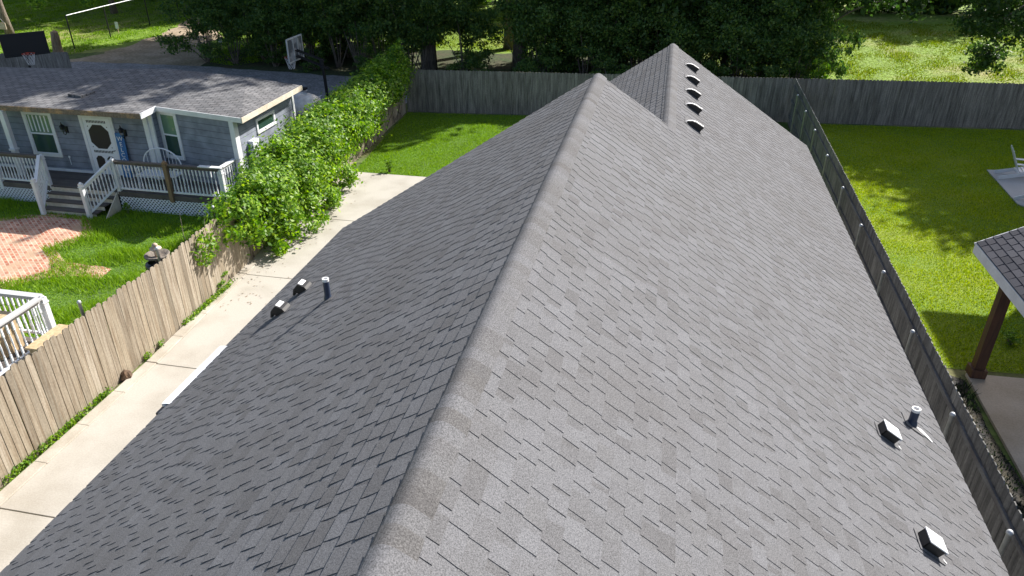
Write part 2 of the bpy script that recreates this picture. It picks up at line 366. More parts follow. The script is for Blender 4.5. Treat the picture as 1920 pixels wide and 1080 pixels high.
# right plane: runs on to the rear block below its ridge
s2 = (RZ2 - EZ) / PITCH * NL
shingle_plane(mb, (ER, Y0, EZ), (0, 1, 0), vr, nr, YB - Y0, nc, 2, t=.0036, tooth=(.12, .22), gap=(.03, .09), uclip=lambda b: (0, YB - Y0 if b < s2 - .02 else YA - Y0))
shingle_plane(mb, (EL2, YA - .6, EZ), (0, 1, 0), vl, nl, YB - YA + .6, int(s2 / .143), 3, tooth=(.15, .25), gap=(.008, .05), t=.0058, drop=True)
roof = mb.build('roof', 'shingle', house)
# decking under the shingles, soffit, walls
mb = MB(); th = .03
def slab(x0, z0, x1, z1, y0, y1, t=.16):
    mb.add([(x0, y0, z0 - .006), (x1, y0, z1 - .006), (x1, y1, z1 - .006), (x0, y1, z0 - .006), (x0, y0, z0 - t), (x1, y0, z1 - t), (x1, y1, z1 - t), (x0, y1, z0 - t)],
           [(3, 2, 1, 0), (4, 5, 6, 7), (0, 1, 5, 4), (1, 2, 6, 5), (2, 3, 7, 6), (3, 0, 4, 7)])
slab(EL, EZ, RX1, RZ1, Y0, YA); slab(ER, EZ, RX2, RZ2, Y0, YB); slab(RX2, RZ2, RX1, RZ1, Y0, YA); slab(EL2, EZ, RX2, RZ2, YA + .002, YB)
mb.build('roof_deck', 'black_paint', house)
def ridge_caps(name, x, z, y0, y1, seed):
    mb = MB(); r = random.Random(seed); e = .143; n = int((y1 - y0) / e); prof = []
    for k in range(13):
        a = -1 + k / 6; d = a * (.095 if a < 0 else .155); zz = -abs(d) * PITCH
        zz = (zz if abs(d) >= .06 else -.03 * PITCH - d * d * PITCH / .12) - (.006 if k in (0, 12) else 0)
        prof.append((d, zz))
    for i in range(n):
        ya = y1 - (i + 1) * e; yb = ya + e + .01; ww = r.uniform(.97, 1.03)
        vs = []
        for yy, h in ((ya, .013), (yb, .024)):
            for d, zz in prof: vs.append((x + d * ww, yy, z + zz + h))
        vs += [(x + d * ww, ya, z + zz) for d, zz in prof]; m = len(prof)
        fs = [(k, k + 1, m + k + 1, m + k) for k in range(m - 1)] + [(2*m + k, 2*m + k + 1, k + 1, k) for k in range(m - 1)]
        fs += [(2*m, 0, m), (m - 1, 3*m - 1, 2*m - 1)]
        mb.add(vs, fs)
    return mb.build(name, 'shingle_cap', house)
ridge_caps('ridge_cap', RX1, RZ1, Y0, YA + .02, 4); ridge_caps('ridge_cap', RX2, RZ2, YA - .3, YB + .02, 5)
mb = MB()
W = .45
mb.add([(EL + W, Y0 + .4, 0), (ER - W, Y0 + .4, 0), (ER - W, YB - .35, 0), (EL2 + W, YB - .35, 0), (EL2 + W, YA - .35, 0), (EL + W, YA - .35, 0),
        (EL + W, Y0 + .4, EZ - .17), (ER - W, Y0 + .4, EZ - .17), (ER - W, YB - .35, EZ - .17), (EL2 + W, YB - .35, EZ - .17), (EL2 + W, YA - .35, EZ - .17), (EL + W, YA - .35, EZ - .17)],
       [(i, (i + 1) % 6, 6 + (i + 1) % 6, 6 + i) for i in range(6)])
for yy in (Y0 + .4, YA - .35): mb.add([(EL + .3, yy, EZ - .17), (ER - .3, yy, EZ - .17), (RX1, yy, RZ1 - .25)], [(0, 1, 2)])
mb.add([(EL2 + .3, YB - .35, EZ - .17), (ER - .3, YB - .35, EZ - .17), (RX2, YB - .35, RZ2 - .25)], [(0, 1, 2)])
mb.build('wall', 'house_brick', house)
mb = MB()
mb.box((EL + .003, Y0, EZ - .20), (EL + W + .05, YA, EZ - .165)); mb.box((ER - W - .05, Y0, EZ - .20), (ER - .003, YB, EZ - .165)); mb.box((EL2 + .01, YA, EZ - .20), (EL2 + W + .05, YB, EZ - .165))
mb.box((EL + .012, Y0, EZ - .22), (EL + .03, YA, EZ - .04)); mb.box((ER - .03, Y0, EZ - .22), (ER - .012, YB, EZ - .04)); mb.box((EL2 - .02, YA + .03, EZ - .2), (EL2 - .002, YB, EZ - .015))
for yy, xs in ((YA, (EL, EZ, RX1, RZ1)), (YA, (RX2, RZ2, RX1, RZ1)), (YB, (EL2, EZ, RX2, RZ2)), (YB, (ER, EZ, RX2, RZ2))):
    a = (xs[0], yy - .02, xs[1] - .27); b = (xs[2], yy - .02, xs[3] - .27); mb.bar(a, b, .02, .18)
mb.build('fascia', 'white_paint', house)
# short white gutter on the driveway side
g = MB()
y0, y1 = 7.1, 8.6; xg = EL - .025
prof = [(0, .01), (0, -.11), (-.04, -.11), (-.06, -.02), (-.06, .02), (-.052, .02), (-.052, -.015), (-.034, -.098), (-.012, -.098), (-.012, .01)]
vs = [(xg + a, y, EZ + b) for y in (y0, y1) for a, b in prof]; n = len(prof)
g.add(vs, [(i, (i + 1) % n, n + (i + 1) % n, n + i) for i in range(n)])
for y in (y0, y1 - .006): g.box((xg - .05, y, EZ - .1), (xg - .004, y + .006, EZ + .012))
g.add([(xg - .045, y0, EZ + .025), (xg + .1, y0, EZ + .045), (xg + .1, y1, EZ + .045), (xg - .045, y1, EZ + .025), (xg-.045, y0, EZ+.019), (xg+.1, y0, EZ+.039), (xg+.1, y1, EZ+.039), (xg-.045, y1, EZ+.019)],
      [(0,1,2,3),(7,6,5,4),(0,4,5,1),(1,5,6,2),(2,6,7,3),(3,7,4,0)])
g.build('gutter', 'vinyl_white', house)
d = MB(); d.box((EL - .07, 6.93, EZ - .14), (EL - .02, 7.08, EZ - .01)); d.build('gutter_bracket', 'black_metal', house)

def roof_frame(x, y, side):
    """local frame on the slope: X along the slope downwards, Y along +y, Z normal"""
    z = RZ1 - PITCH * abs(x - RX1); dn = Vector((side, 0, -PITCH)) / NL; n = Vector((side * PITCH, 0, 1)) / NL; yv = n.cross(dn)
    return Matrix(((dn.x, yv.x, n.x, x), (dn.y, yv.y, n.y, y), (dn.z, yv.z, n.z, z), (0, 0, 0, 1)))
def box_vent(x, y, side):
    F = roof_frame(x, y, side)
    fl = MB(); fl.box((-.16, -.15, .012), (.22, .15, .016), F); fo = fl.build('vent_flashing', 'shingle_cap', house)
    h = MB()   # hood: sloping top, open towards the eave
    top = [(-.12, -.115, .05), (.10, -.115, .15), (.10, .115, .15), (-.12, .115, .05)]
    vs = [F @ Vector(p) for p in [(-.12, -.115, .016), (.13, -.115, .016), (.13, .115, .016), (-.12, .115, .016)] + [(-.10, -.115, .12), (.15, -.115, .135), (.15, .115, .135), (-.10, .115, .12)]]
    return fo, F, vs
def hooked_vent(x, y, side):
    F = roof_frame(x, y, side); A4 = F @ Matrix(((1, 0, 0, 0), (0, 0, 1, 0), (0, 1, 0, 0), (0, 0, 0, 1)))
    fl = MB(); fl.box((-.17, -.13, .012), (.15, .13, .017), F); fo = fl.build('box_vent', 'shingle_cap', house)
    b = MB(); b.prism([(-.11, .018), (-.105, .07), (-.03, .165), (.10, .125), (.175, .05), (.15, .032), (.10, .075), (.06, .018)], -.1, .1, A4); b.build('vent_body', 'black_metal', fo)
    c = MB(); c.prism([(-.078, .116), (-.074, .112), (-.026, .166), (-.031, .172)], -.075, .075, A4); c.build('vent_sunlit_face', 'vent_white', fo)  # white sheet paints the sun's glare on the uphill face of the vent
def small_box_vent(x, y, side):
    F = roof_frame(x, y, side)
    fl = MB(); fl.box((-.15, -.13, .012), (.17, .13, .017), F); fo = fl.build('box_vent', 'shingle_cap', house)
    h = MB()
    a = .09
    h.box((-.115, -a, .017), (-.105, a, .11), F); h.box((-.115, -a, .017), (.085, -a + .01, .11), F); h.box((-.115, a - .01, .017), (.085, a, .11), F)
    h.box((-.10, -a + .012, .018), (.06, a - .012, .1), F)
    h.build('vent_body', 'black_metal', fo)
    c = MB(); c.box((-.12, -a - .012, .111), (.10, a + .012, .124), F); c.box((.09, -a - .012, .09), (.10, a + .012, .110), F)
    c.build('vent_sunlit_face', 'vent_white', fo, bevel=.003)  # white top paints the sunlit face, black body its shaded sides
    return fo
for x, y, s in [(-5.30, 9.40, -1), (-5.36, 8.76, -1)]: hooked_vent(x, y, s)
for x, y, s in [(2.93, 7.44, 1), (2.95, 5.78, 1)]: small_box_vent(x, y, s)
for x, y, s in [(2.93, 7.44, 1), (2.95, 5.78, 1)]:
    F = roof_frame(x, y, s); c = MB(); c.prism([(.12, -.02), (.20, -.09), (.205, -.075), (.14, .0)], .012, .016, F); c.build('sealant_smear', 'caulk', house)
def pipe_vent(x, y, s, h, r):
    z = RZ1 - PITCH * abs(x - RX1); F = roof_frame(x, y, s)
    fl = MB(); fl.box((-.14, -.13, .012), (.16, .13, .016), F); fo = fl.build('vent_pipe_flashing', 'shingle_cap', house)
    p = MB(); p.lathe((x, y, z - .02), [(r * 1.35, 0), (r * 1.3, .05), (r * 1.02, .09), (r, .1), (r, h), (r * 1.04, h), (r * 1.04, h - .03)], 18); 
    p.build('vent_pipe', 'lead_grey', fo, smooth=False)
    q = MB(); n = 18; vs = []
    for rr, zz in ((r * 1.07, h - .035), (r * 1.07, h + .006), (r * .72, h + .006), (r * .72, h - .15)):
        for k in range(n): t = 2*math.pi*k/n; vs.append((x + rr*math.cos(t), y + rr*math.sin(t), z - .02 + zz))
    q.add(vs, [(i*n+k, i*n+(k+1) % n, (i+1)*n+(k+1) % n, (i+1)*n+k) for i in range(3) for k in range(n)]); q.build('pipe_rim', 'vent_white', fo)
pipe_vent(-4.2, 8.02, -1, .34, .043); pipe_vent(3.5, 8.24, 1, .27, .05)
F = roof_frame(3.5, 8.24, 1); c = MB(); c.prism([(.06, -.0), (.17, .03), (.24, -.02), (.31, -.10), (.29, -.12), (.20, -.08), (.12, -.05)], .013, .017, F); c.build('sealant_smear', 'caulk', house)
def turtle_vent(x, y):
    F = roof_frame(x, y, 1)
    fl = MB(); fl.box((-.2, -.2, .012), (.2, .2, .017), F); fo = fl.build('turtle_vent', 'shingle_cap', house)
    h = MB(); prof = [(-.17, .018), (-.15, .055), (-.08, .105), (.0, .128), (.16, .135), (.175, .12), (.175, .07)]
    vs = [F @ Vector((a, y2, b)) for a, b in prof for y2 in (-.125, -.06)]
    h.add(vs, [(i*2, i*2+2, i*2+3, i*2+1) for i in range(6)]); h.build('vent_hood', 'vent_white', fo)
    d = MB(); pf = [(-.16, .019), (-.145, .05), (-.078, .098), (.0, .122), (.162, .129), (.162, .019)]
    A4 = F @ Matrix(((1, 0, 0, 0), (0, 0, 1, 0), (0, 1, 0, 0), (0, 0, 0, 1))); d.prism(pf, -.15, -.062, A4); d.build('vent_louvre', 'black_metal', fo)
for y in (19.75, 18.35, 17.05, 15.8, 14.5): turtle_vent(.62, y)

# ---------------------------------------------------------------- fences
def picket_fence(name, label, pts, mboard, h, face, seed, bw=.14, gapw=.006, rails=(), rail_side=1, post_xy=(), post_h=1.8, post_side=1, lean=.006, hv=.03, zb=.0, rail_mat='rail_wood', post_r=.03):
    """pts: plan polyline; one island per board, dog-eared tops"""
    f = thing(name, label, 'fence', (0, 0, 0)); r = random.Random(seed); mb = MB()
    for (x0, y0), (x1, y1) in zip(pts[:-1], pts[1:]):
        d = Vector((x1 - x0, y1 - y0, 0)); L = d.length; d.normalize(); nrm = Vector((d.y, -d.x, 0)); a = 0
        while a < L - .02:
            w_ = bw * r.uniform(.96, 1.04); b = min(a + w_, L); hh = h + r.uniform(-hv, hv * .6); lt = r.uniform(-lean, lean); oy = r.uniform(-.004, .004); k = .035
            P = [(a, zb + r.uniform(-.015, .015)), (b, zb), (b + lt, hh - k), (b - .03 + lt, hh), (a + .03 + lt, hh), (a + lt, hh - k)]
            tw = r.uniform(-.004, .004)
            vs = []
            for s_ in (-.009, .009):
                for j, (u_, z_) in enumerate(P):
                    off = oy + s_ + (tw if j in (1, 2, 3) else -tw)
                    vs.append(Vector((x0, y0, z_)) + d * u_ + nrm * off)
            mb.add(vs, [(0, 1, 2, 3, 4, 5), (11, 10, 9, 8, 7, 6)] + [(i, 6 + i, 6 + (i + 1) % 6, (i + 1) % 6) for i in range(6)])
            a = b + gapw
        for z in rails:
            q = nrm * rail_side * .03
            rb = MB(); rb.bar(Vector((x0, y0, z)) + q, Vector((x1, y1, z)) + q, .038, .088); rb.build('rail', rail_mat, f)
    mb.build('picket_panel', mboard, f)
    for px, py in post_xy:
        p = MB(); p.lathe((px, py, 0), [(post_r, 0), (post_r, post_h - .03), (post_r * 1.25, post_h - .03), (post_r * 1.3, post_h + .0), (post_r * .9, post_h + .025), (.004, post_h + .035)], 12)
        po = p.build('post', 'galvanised', f, smooth=True)
    return f
left_pts = [(-10.4, -3), (-10.4, 13), (FX(20), 20), (FX(31.2), 31.25)]
picket_fence('board_fence', 'sun-bleached tan board fence running along the concrete driveway', left_pts, 'tan_board', 1.83, 1, 11,
             rails=(.35, 1.0, 1.58), rail_side=-1, post_xy=[(FX(y) - .1, y) for y in (.6, 3.0, 5.4, 7.8, 10.22, 12.62, 15.0, 17.5, 20, 22.5, 25, 27.5, 30)], post_h=2.05, lean=.012, hv=.04, gapw=.011)
back_pts = [(-11.25, BY(-11.25)), (24, BY(24))]
picket_fence('privacy_fence', 'long weathered grey privacy fence across the back of both lawns, under the trees', back_pts, 'grey_board_x', 1.88, 1, 12,
             rails=(.35, 1.0, 1.62), rail_side=-1, hv=.012, lean=.004, gapw=.004, post_xy=[(x, BY(x) + .12) for x in range(-10, 24, 3)], post_h=1.75)
py = [-1.9, .5, 2.95, 5.4, 7.86, 10.3, 12.78, 15.22, 17.73, 20.31, 23.1, 25.8, 28.2, 30.61]
picket_fence('side_fence', 'dark grey side fence with steel posts running between the big roof and the right lawn', [(RX(-3), -3), (RX(32.9), 32.9)], 'grey_board', 1.90, 1, 13,
             rails=(.35, 1.0, 1.60), rail_side=-1, post_xy=[(4.765 + .0135 * y, y) for y in py], post_h=1.76, post_r=.033, hv=.012, gapw=.012, lean=.003)

# ---------------------------------------------------------------- blue mobile home
mob = thing('blue_house', 'blue-grey lap-sided mobile home with white trim and worn low roof behind the porch', 'house', (0, 0, 0))
WY = 19.85; XR = -12.5
JX = -15.5                                         # jog between the porch wall and the right bay
mb = MB(); mb.box((-26, WY, 0), (JX, WY + 3.4, 2.93))
w1 = mb.build('wall', 'siding_front', mob)
A = Vector((JX + .0, 20.12, 0)); B = Vector((XR, 19.5, 0))
mb = MB(); mb.add([(A.x, A.y, .0), (B.x, B.y, 0), (XR, 23.3, 0), (JX, 23.3, 0), (A.x, A.y, 2.95), (B.x, B.y, 2.95), (XR, 23.3, 2.95), (JX, 23.3, 2.95)],
       [(0, 1, 5, 4), (1, 2, 6, 5), (2, 3, 7, 6), (3, 0, 4, 7), (4, 5, 6, 7)]); mb.build('wall', 'siding_front', mob)
# lap siding needs its lines in z: rotate texture coordinates
def siding_fix(m):
    t = m.node_tree; mp = [n for n in t.nodes if n.type == 'MAPPING'][0]; tc = [n for n in t.nodes if n.type == 'TEX_COORD'][0]
    sx = t.nodes.new('ShaderNodeSeparateXYZ'); cb = t.nodes.new('ShaderNodeCombineXYZ'); t.links.new(tc.outputs['Object'], sx.inputs[0])
    ad = t.nodes.new('ShaderNodeMath'); t.links.new(sx.outputs[0], ad.inputs[0]); t.links.new(sx.outputs[1], ad.inputs[1])
    t.links.new(ad.outputs[0], cb.inputs[0]); t.links.new(sx.outputs[2], cb.inputs[1]); t.links.new(cb.outputs[0], mp.inputs[0])
siding_fix(M['siding_front'])
# roof
def old_roof():
    bot = [(-26.5, 19.25, 2.95), (-15.42, 19.25, 2.95), (-15.42, 20.02, 2.98), (-12.12, 19.36, 2.98), (-12.18, 23.42, 2.98)]
    rid = [(-13.9, 23.0, 3.28), (-17.1, 23.35, 3.34), (-20.1, 22.9, 3.31), (-22.0, 21.8, 3.16), (-26.5, 21.3, 3.05)]
    bk = [(-26.5, 23.9, 2.9), (-12.6, 23.46, 2.96)]
    vs = bot + rid + bk
    fs = [(0, 1, 8, 9), (1, 7, 8), (1, 2, 7), (2, 6, 7), (2, 3, 6), (3, 5, 6), (3, 4, 5), (4, 11, 5), (5, 11, 6), (6, 11, 7), (7, 11, 10), (7, 10, 8), (8, 10, 9)]
    mb = MB(); mb.add(vs, fs); n = len(vs)
    mb.add([(x, y, z - .14) for x, y, z in [vs[i] for i in (0, 1, 2, 3, 4, 11, 10)]], [(0, 1, 2, 3, 4, 5, 6)])
    return mb.build('roof', 'old_shingle', mob)
oroof = old_roof()
mb = MB()
mb.bar((-26.5, 19.24, 2.865), (-15.41, 19.24, 2.865), .03, .15); mb.build('fascia', 'weathered_brown', mob)['label'] = 'stained bare brown fascia board over the porch'
mb = MB()
mb.bar((-15.40, 19.24, 2.87), (-15.40, 20.03, 2.90), .03, .17); mb.bar((-15.42, 20.0, 2.9), (-12.11, 19.34, 2.9), .03, .15); mb.build('fascia', 'white_paint', mob)
mb = MB(); mb.bar((-12.10, 19.33, 2.90), (-12.16, 23.44, 2.90), .03, .16); mb.build('fascia', 'cream_paint', mob)['label'] = 'cream painted end fascia board'
mb = MB(); mb.add([(-18.7, 20.3, 3.04), (-18.2, 20.25, 3.04), (-18.05, 20.75, 3.10), (-18.6, 20.8, 3.10), (-18.7, 20.3, 3.12), (-18.2, 20.25, 3.10), (-18.05, 20.75, 3.14), (-18.6, 20.8, 3.15)], [(4,5,6,7),(0,1,5,4),(1,2,6,5),(2,3,7,6),(3,0,4,7)]); mb.build('roof_patch', 'old_shingle', mob)
# corner boards and trim
mb = MB()
mb.box((XR - .12, 19.43, 0), (XR + .03, 19.55, 2.83)); mb.box((XR + .005, 19.552, 0), (XR + .028, 19.66, 2.82)); mb.build('corner_board', 'white_paint', mob)
mb = MB(); mb.box((XR + .004, 23.22, 0), (XR + .03, 23.34, 2.82)); mb.build('corner_board', 'white_paint', mob)
mb = MB(); mb.box((JX - .28, WY - .1, .65), (JX - .12, WY - .002, 2.86)); mb.box((JX - .122, WY - .06, .65), (JX + .03, WY - .003, 2.86)); mb.build('corner_board', 'white_paint', mob)
mb = MB(); mb.box((-24, WY - .03, .655), (-18.15, WY - .002, .74)); mb.box((-16.9, WY - .03, .655), (JX - .3, WY - .002, .74)); mb.build('base_trim', 'white_paint', mob)
def window(x0, x1, z0, z1, M4, top_mat, bot_mat, t=.11, split=True):
    """M4 maps (x along wall, y outwards negative, z up)"""
    f = MB()
    f.box((x0, -.035, z1 - t), (x1, 0, z1), M4); f.box((x0, -.045, z0), (x1, 0, z0 + t), M4)
    f.box((x0, -.033, z0 + t), (x0 + t, 0, z1 - t), M4); f.box((x1 - t, -.033, z0 + t), (x1, 0, z1 - t), M4)
    fo = f.build('window', 'white_paint', mob)
    xm0, xm1 = x0 + t, x1 - t; zm = (z0 + z1) / 2 + .02; s = .03
    fr = MB()
    fr.box((xm0, -.02, z0 + t), (xm0 + s, .0, z1 - t), M4); fr.box((xm1 - s, -.02, z0 + t), (xm1, .0, z1 - t), M4)
    fr.box((xm0 + s, -.02, z0 + t), (xm1 - s, .0, z0 + t + .02), M4)
    if split: fr.box((xm0, -.024, zm - .025), (xm1, .0, zm + .025), M4)
    fr.build('frame', 'vinyl_white', fo)
    for a, b, mm in (((z0 + t, zm - .02, bot_mat), (zm + .02, z1 - t, top_mat)) if split else ((z0 + t, z1 - t, top_mat), (0, 0, 0))) if False else ([(z0 + t, zm - .025, bot_mat), (zm + .025, z1 - t, top_mat)] if split else [(z0 + t, z1 - t, top_mat)]):
        p = MB(); p.box((xm0 + s, -.008, a), (xm1 - s, .0, b), M4); p.build('pane', mm, fo)
    return fo
Wf = Matrix.Translation((0, WY, 0))
wf1 = window(-20.22, -19.13, 1.14, 2.63, Wf, 'reflection_pane', 'glass')
bl = MB()
for k in range(5): bl.box((-20.02 + k * .145, -.016, 1.97), (-19.97 + k * .145, -.0085, 2.5), Wf)
bl.build('blind_slats', 'vinyl_white', wf1)
dirv = (B - A).normalized(); nv = Vector((dirv.y, -dirv.x, 0))
Wb = Matrix(((dirv.x, -nv.x, 0, A.x), (dirv.y, -nv.y, 0, A.y), (0, 0, 1, 0), (0, 0, 0, 1)))
window(.02, .82, 1.3, 2.82, Wb, 'reflection_pane', 'glass', t=.1)
We = Matrix(((0, -1, 0, XR), (1, 0, 0, 0), (0, 0, 1, 0), (0, 0, 0, 1)))
window(20.72, 21.92, 2.06, 2.52, We, 'glass', 'glass', t=.075, split=False)
mb = MB(); mb.box((XR + .002, 20.1, 1.42), (XR + .17, 20.48, 2.02)); eb = mb.build('electric_box', 'vinyl_white', mob, bevel=.01)
mb = MB(); mb.tube([(XR + .08, 20.28, 1.42), (XR + .08, 20.28, .1)], .03, 8); mb.build('conduit', 'galvanised', eb)
# screen door
def octo(cx, cz, w, h, c=.3):
    c = min(w, h) * c; return [(cx-w/2+c, cz-h/2), (cx+w/2-c, cz-h/2), (cx+w/2, cz-h/2+c), (cx+w/2, cz+h/2-c), (cx+w/2-c, cz+h/2), (cx-w/2+c, cz+h/2), (cx-w/2, cz+h/2-c), (cx-w/2, cz-h/2+c)]
D4 = Matrix(((1, 0, 0, -18.12), (0, 0, -1, WY), (0, 1, 0, .66), (0, 0, 0, 1)))      # local (x, z, outwards)
mb = MB(); mb.box((0, 0, 0), (.11, 1.97, .04), D4); mb.box((1.09, 0, 0), (1.2, 1.97, .04), D4); mb.box((.11, 1.87, 0), (1.09, 1.97, .04), D4)
dtrim = mb.build('door_trim', 'white_paint', mob)
mb = MB(); mb.box((.113, .01, 0), (1.087, 1.867, .030), D4); door = mb.build('screen_door', 'vinyl_white', mob)
mb = MB(); mb.prism(octo(.6, 1.27, .72, .78, .28), .031, .035, D4); mb.prism(octo(.4, .38, .3, .5, .3), .031, .035, D4); mb.prism(octo(.8, .38, .3, .5, .3), .031, .035, D4); mb.build('screen_panel', 'screen', door)
mb = MB()
for k in range(13):
    for z0, z1 in ((1.72, 1.80), (.74, .82)): mb.box((.25 + k * .054, z0, .031), (.28 + k * .054, z1, .035), D4)
for cx in (.3, .9):
    for cz in (1.6, .93): mb.prism(octo(cx - .045 if cx < .6 else cx + .045, cz, .03, .03), .031, .036, D4)
mb.build('vent_slots', 'screen', door)
mb = MB(); mb.tube([D4 @ Vector((1.03, .84, .03)), D4 @ Vector((1.03, .84, .08)), D4 @ Vector((.97, .84, .08))], .012, 6); mb.build('handle', 'black_metal', door)
def coach_lamp(x, z):
    mb = MB(); mb.lathe((x, WY - .02, z - .05), [(.05, -.06), (.055, 0), (.05, .06)], 10); mb.box((x - .05, WY - .03, z - .13), (x + .05, WY - .001, z + .08))
    mb.tube([(x, WY - .03, z - .1), (x, WY - .1, z - .17), (x, WY - .17, z - .12), (x, WY - .17, z - .06)], .013, 6)
    mb.lathe((x, WY - .17, z - .06), [(.03, 0), (.05, .015), (.075, .17), (.09, .18), (.055, .225), (.02, .25), (.012, .31), (.004, .32)], 6)
    o = mb.build('wall_lamp', 'black_metal', mob)
    g_ = MB(); g_.lathe((x, WY - .17, z - .04), [(.052, 0), (.072, .14)], 6); g_.build('lamp_glass', 'acrylic', o)
coach_lamp(-18.7, 2.12); coach_lamp(-16.57, 2.14)
mb = MB(); mb.tube([(-19.0 + .1, WY - .02, .9), (-18.9, WY - .02, 1.15)], .012, 6); mb.box((-18.93, WY - .03, 1.14), (-18.87, WY - .002, 1.2)); mb.build('tap_pipe', 'vinyl_white', mob)
mb = MB(); mb.box((-20.42, 19.18, .655), (-20.26, 19.32, 2.79)); mb.box((-20.45, 19.15, 1.5), (-20.23, 19.35, 1.56)); mb.build('porch_post', 'white_paint', mob)

# welcome board leaning on the wall
wb = thing('welcome_sign', 'tall narrow blue sign with white letters reading WELCOME leaning beside the screen door', 'sign', (-16.77, 19.72, .66))
mb = MB(); mb.box((-.15, -.012, 0), (.15, .012, 1.45)); mb.build('board', 'blue_board', wb, bevel=.004)
for i, chx in enumerate('WELCOME'):
    cu = bpy.data.curves.new('letter', 'FONT'); cu.body = chx; cu.size = .2; cu.align_x = 'CENTER'; cu.extrude = .003
    to = bpy.data.objects.new('tmp', cu); col.objects.link(to); dg = bpy.context.evaluated_depsgraph_get()
    me = bpy.data.meshes.new_from_object(to.evaluated_get(dg)); bpy.data.objects.remove(to)
    me.materials.clear(); me.materials.append(M['white_paint']); o = bpy.data.objects.new('letter', me); col.objects.link(o); o.parent = wb
    o.location = (0, -.017, 1.2 - i * .175); o.rotation_euler = (R(90), 0, 0)
wb.rotation_euler = (R(-3), 0, 0)

# ---------------------------------------------------------------- porch
porch = thing('porch', 'wooden porch with white balusters, lattice skirt and four steps before the blue house', 'porch', (0, 0, 0))
DZ = .65; DY = 18.6; XP = -12.65
mb = MB()
for k in range(9): mb.box((-24, DY + k * .14, DZ - .03), (XP, DY + k * .14 + .134, DZ))
mb.build('decking', 'porch_wood', porch)
mb = MB(); mb.box((-24, DY - .03, DZ - .16), (-18.75, DY - .002, DZ - .005)); mb.box((-16.3, DY - .03, DZ - .16), (XP, DY - .002, DZ - .005)); mb.box((XP + .002, DY, DZ - .16), (XP + .03, WY - .3, DZ - .005)); mb.build('rim_board', 'porch_wood', porch)
def lattice(x0, x1, z0, z1, y):
    mb = MB(); s = .085; w_ = .018; h = z1 - z0
    k = x0 - h
    while k < x1:
        for sg in (1, -1):
            a0, a1 = (k, k + h) if sg > 0 else (k + h, k); t0 = 0; t1 = 1
            if a0 == a1: continue
            def cl(x): return (x - a0) / (a1 - a0)
            lo_, hi_ = sorted((cl(x0), cl(x1))); t0 = max(0, lo_); t1 = min(1, hi_)
            if t1 - t0 > .05:
                yy = y + (.004 if sg > 0 else -.004)
                mb.bar((a0 + (a1 - a0) * t0, yy, z0 + h * t0), (a0 + (a1 - a0) * t1, yy, z0 + h * t1), .006, w_ * 2, up=(0, 0, 1))
        k += s * 1.414
    return mb
mb = MB(); mb.box((-23.9, DY + .35, .0), (XP - .1, DY + .4, .6)); mb.build('under_deck_shade', 'black_paint', porch)  # black sheet stands in for the shade under the deck, behind the lattice
for a, b in ((-22.5, -18.72), (-16.3, XP - .02)): lattice(a, b, .02, .48, DY - .02).build('lattice_skirt', 'vinyl_white', porch)
def railing(p, q, z0, z1, mtop, mbal=True, n=None, slope=False, bot=True, tw=.13, sp=.115):
    """rail from p to q (x,y,zbase) with top rail z1 above base, balusters"""
    p = Vector(p); q = Vector(q); up = Vector((0, 0, 1)); d = (q - p).length
    t = MB(); t.bar(p + up * z1, q + up * z1, tw, .035); t.bar(p + up * (z1 - .06), q + up * (z1 - .06), .04, .07); t.build('top_rail', mtop, porch_cur)
    b_ = MB(); b_.bar(p + up * z0, q + up * z0, .05, .05); b_.build('bottom_rail', 'vinyl_white', porch_cur)
    n = int(d / sp); mb = MB()
    for i in range(n):
        c = p.lerp(q, (i + .5) / n); H0 = z0 + .02; H1 = z1 - .09; hh = H1 - H0
        mb.box((c.x - .017, c.y - .017, c.z + H0), (c.x + .017, c.y + .017, c.z + H0 + hh * .25))
        mb.lathe((c.x, c.y, c.z + H0 + hh * .25), [(.013, 0), (.02, .03), (.013, .07), (.019, hh * .28), (.013, hh * .46), (.017, hh * .5)], 6)
        mb.box((c.x - .017, c.y - .017, c.z + H0 + hh * .75), (c.x + .017, c.y + .017, c.z + H1))
    mb.build('balusters', 'vinyl_white', porch_cur)
def newel(x, y, z0, z1, m='white_paint', s=.055):
    mb = MB(); mb.box((x - s, y - s, z0), (x + s, y + s, z1)); mb.box((x - s - .015, y - s - .015, z1 - .12), (x + s + .015, y + s + .015, z1 - .09))
    mb.lathe((x, y, z1), [(s * 1.1, 0), (s * 1.1, .015), (.02, .05)], 4); mb.build('newel_post', m, porch_cur)
porch_cur = porch
yr = DY + .03
railing((-16.2, yr, DZ), (-14.5, yr, DZ), .09, .97, 'porch_wood'); railing((-14.38, yr, DZ), (XP - .05, yr, DZ), .09, .97, 'porch_wood')
newel(-14.44, yr - .06, .45, 1.72, 'post_wood', .06)
railing((XP, yr, DZ), (XP - .0, 19.42, DZ), .09, 1.0, 'white_paint', tw=.14)
newel(XP, yr, DZ - .15, 1.58); newel(-16.27, yr, DZ - .1, 1.68)
mb = MB(); mb.box((-13.35, yr - .075, DZ + .99), (XP + .07, yr + .075, DZ + 1.015)); mb.build('top_rail', 'white_paint', porch)
railing((-24, yr, DZ), (-18.85, yr, DZ), .09, .95, 'porch_wood'); newel(-18.78, yr, DZ - .1, 1.62); newel(-20.55, yr - .03, .4, 1.55)
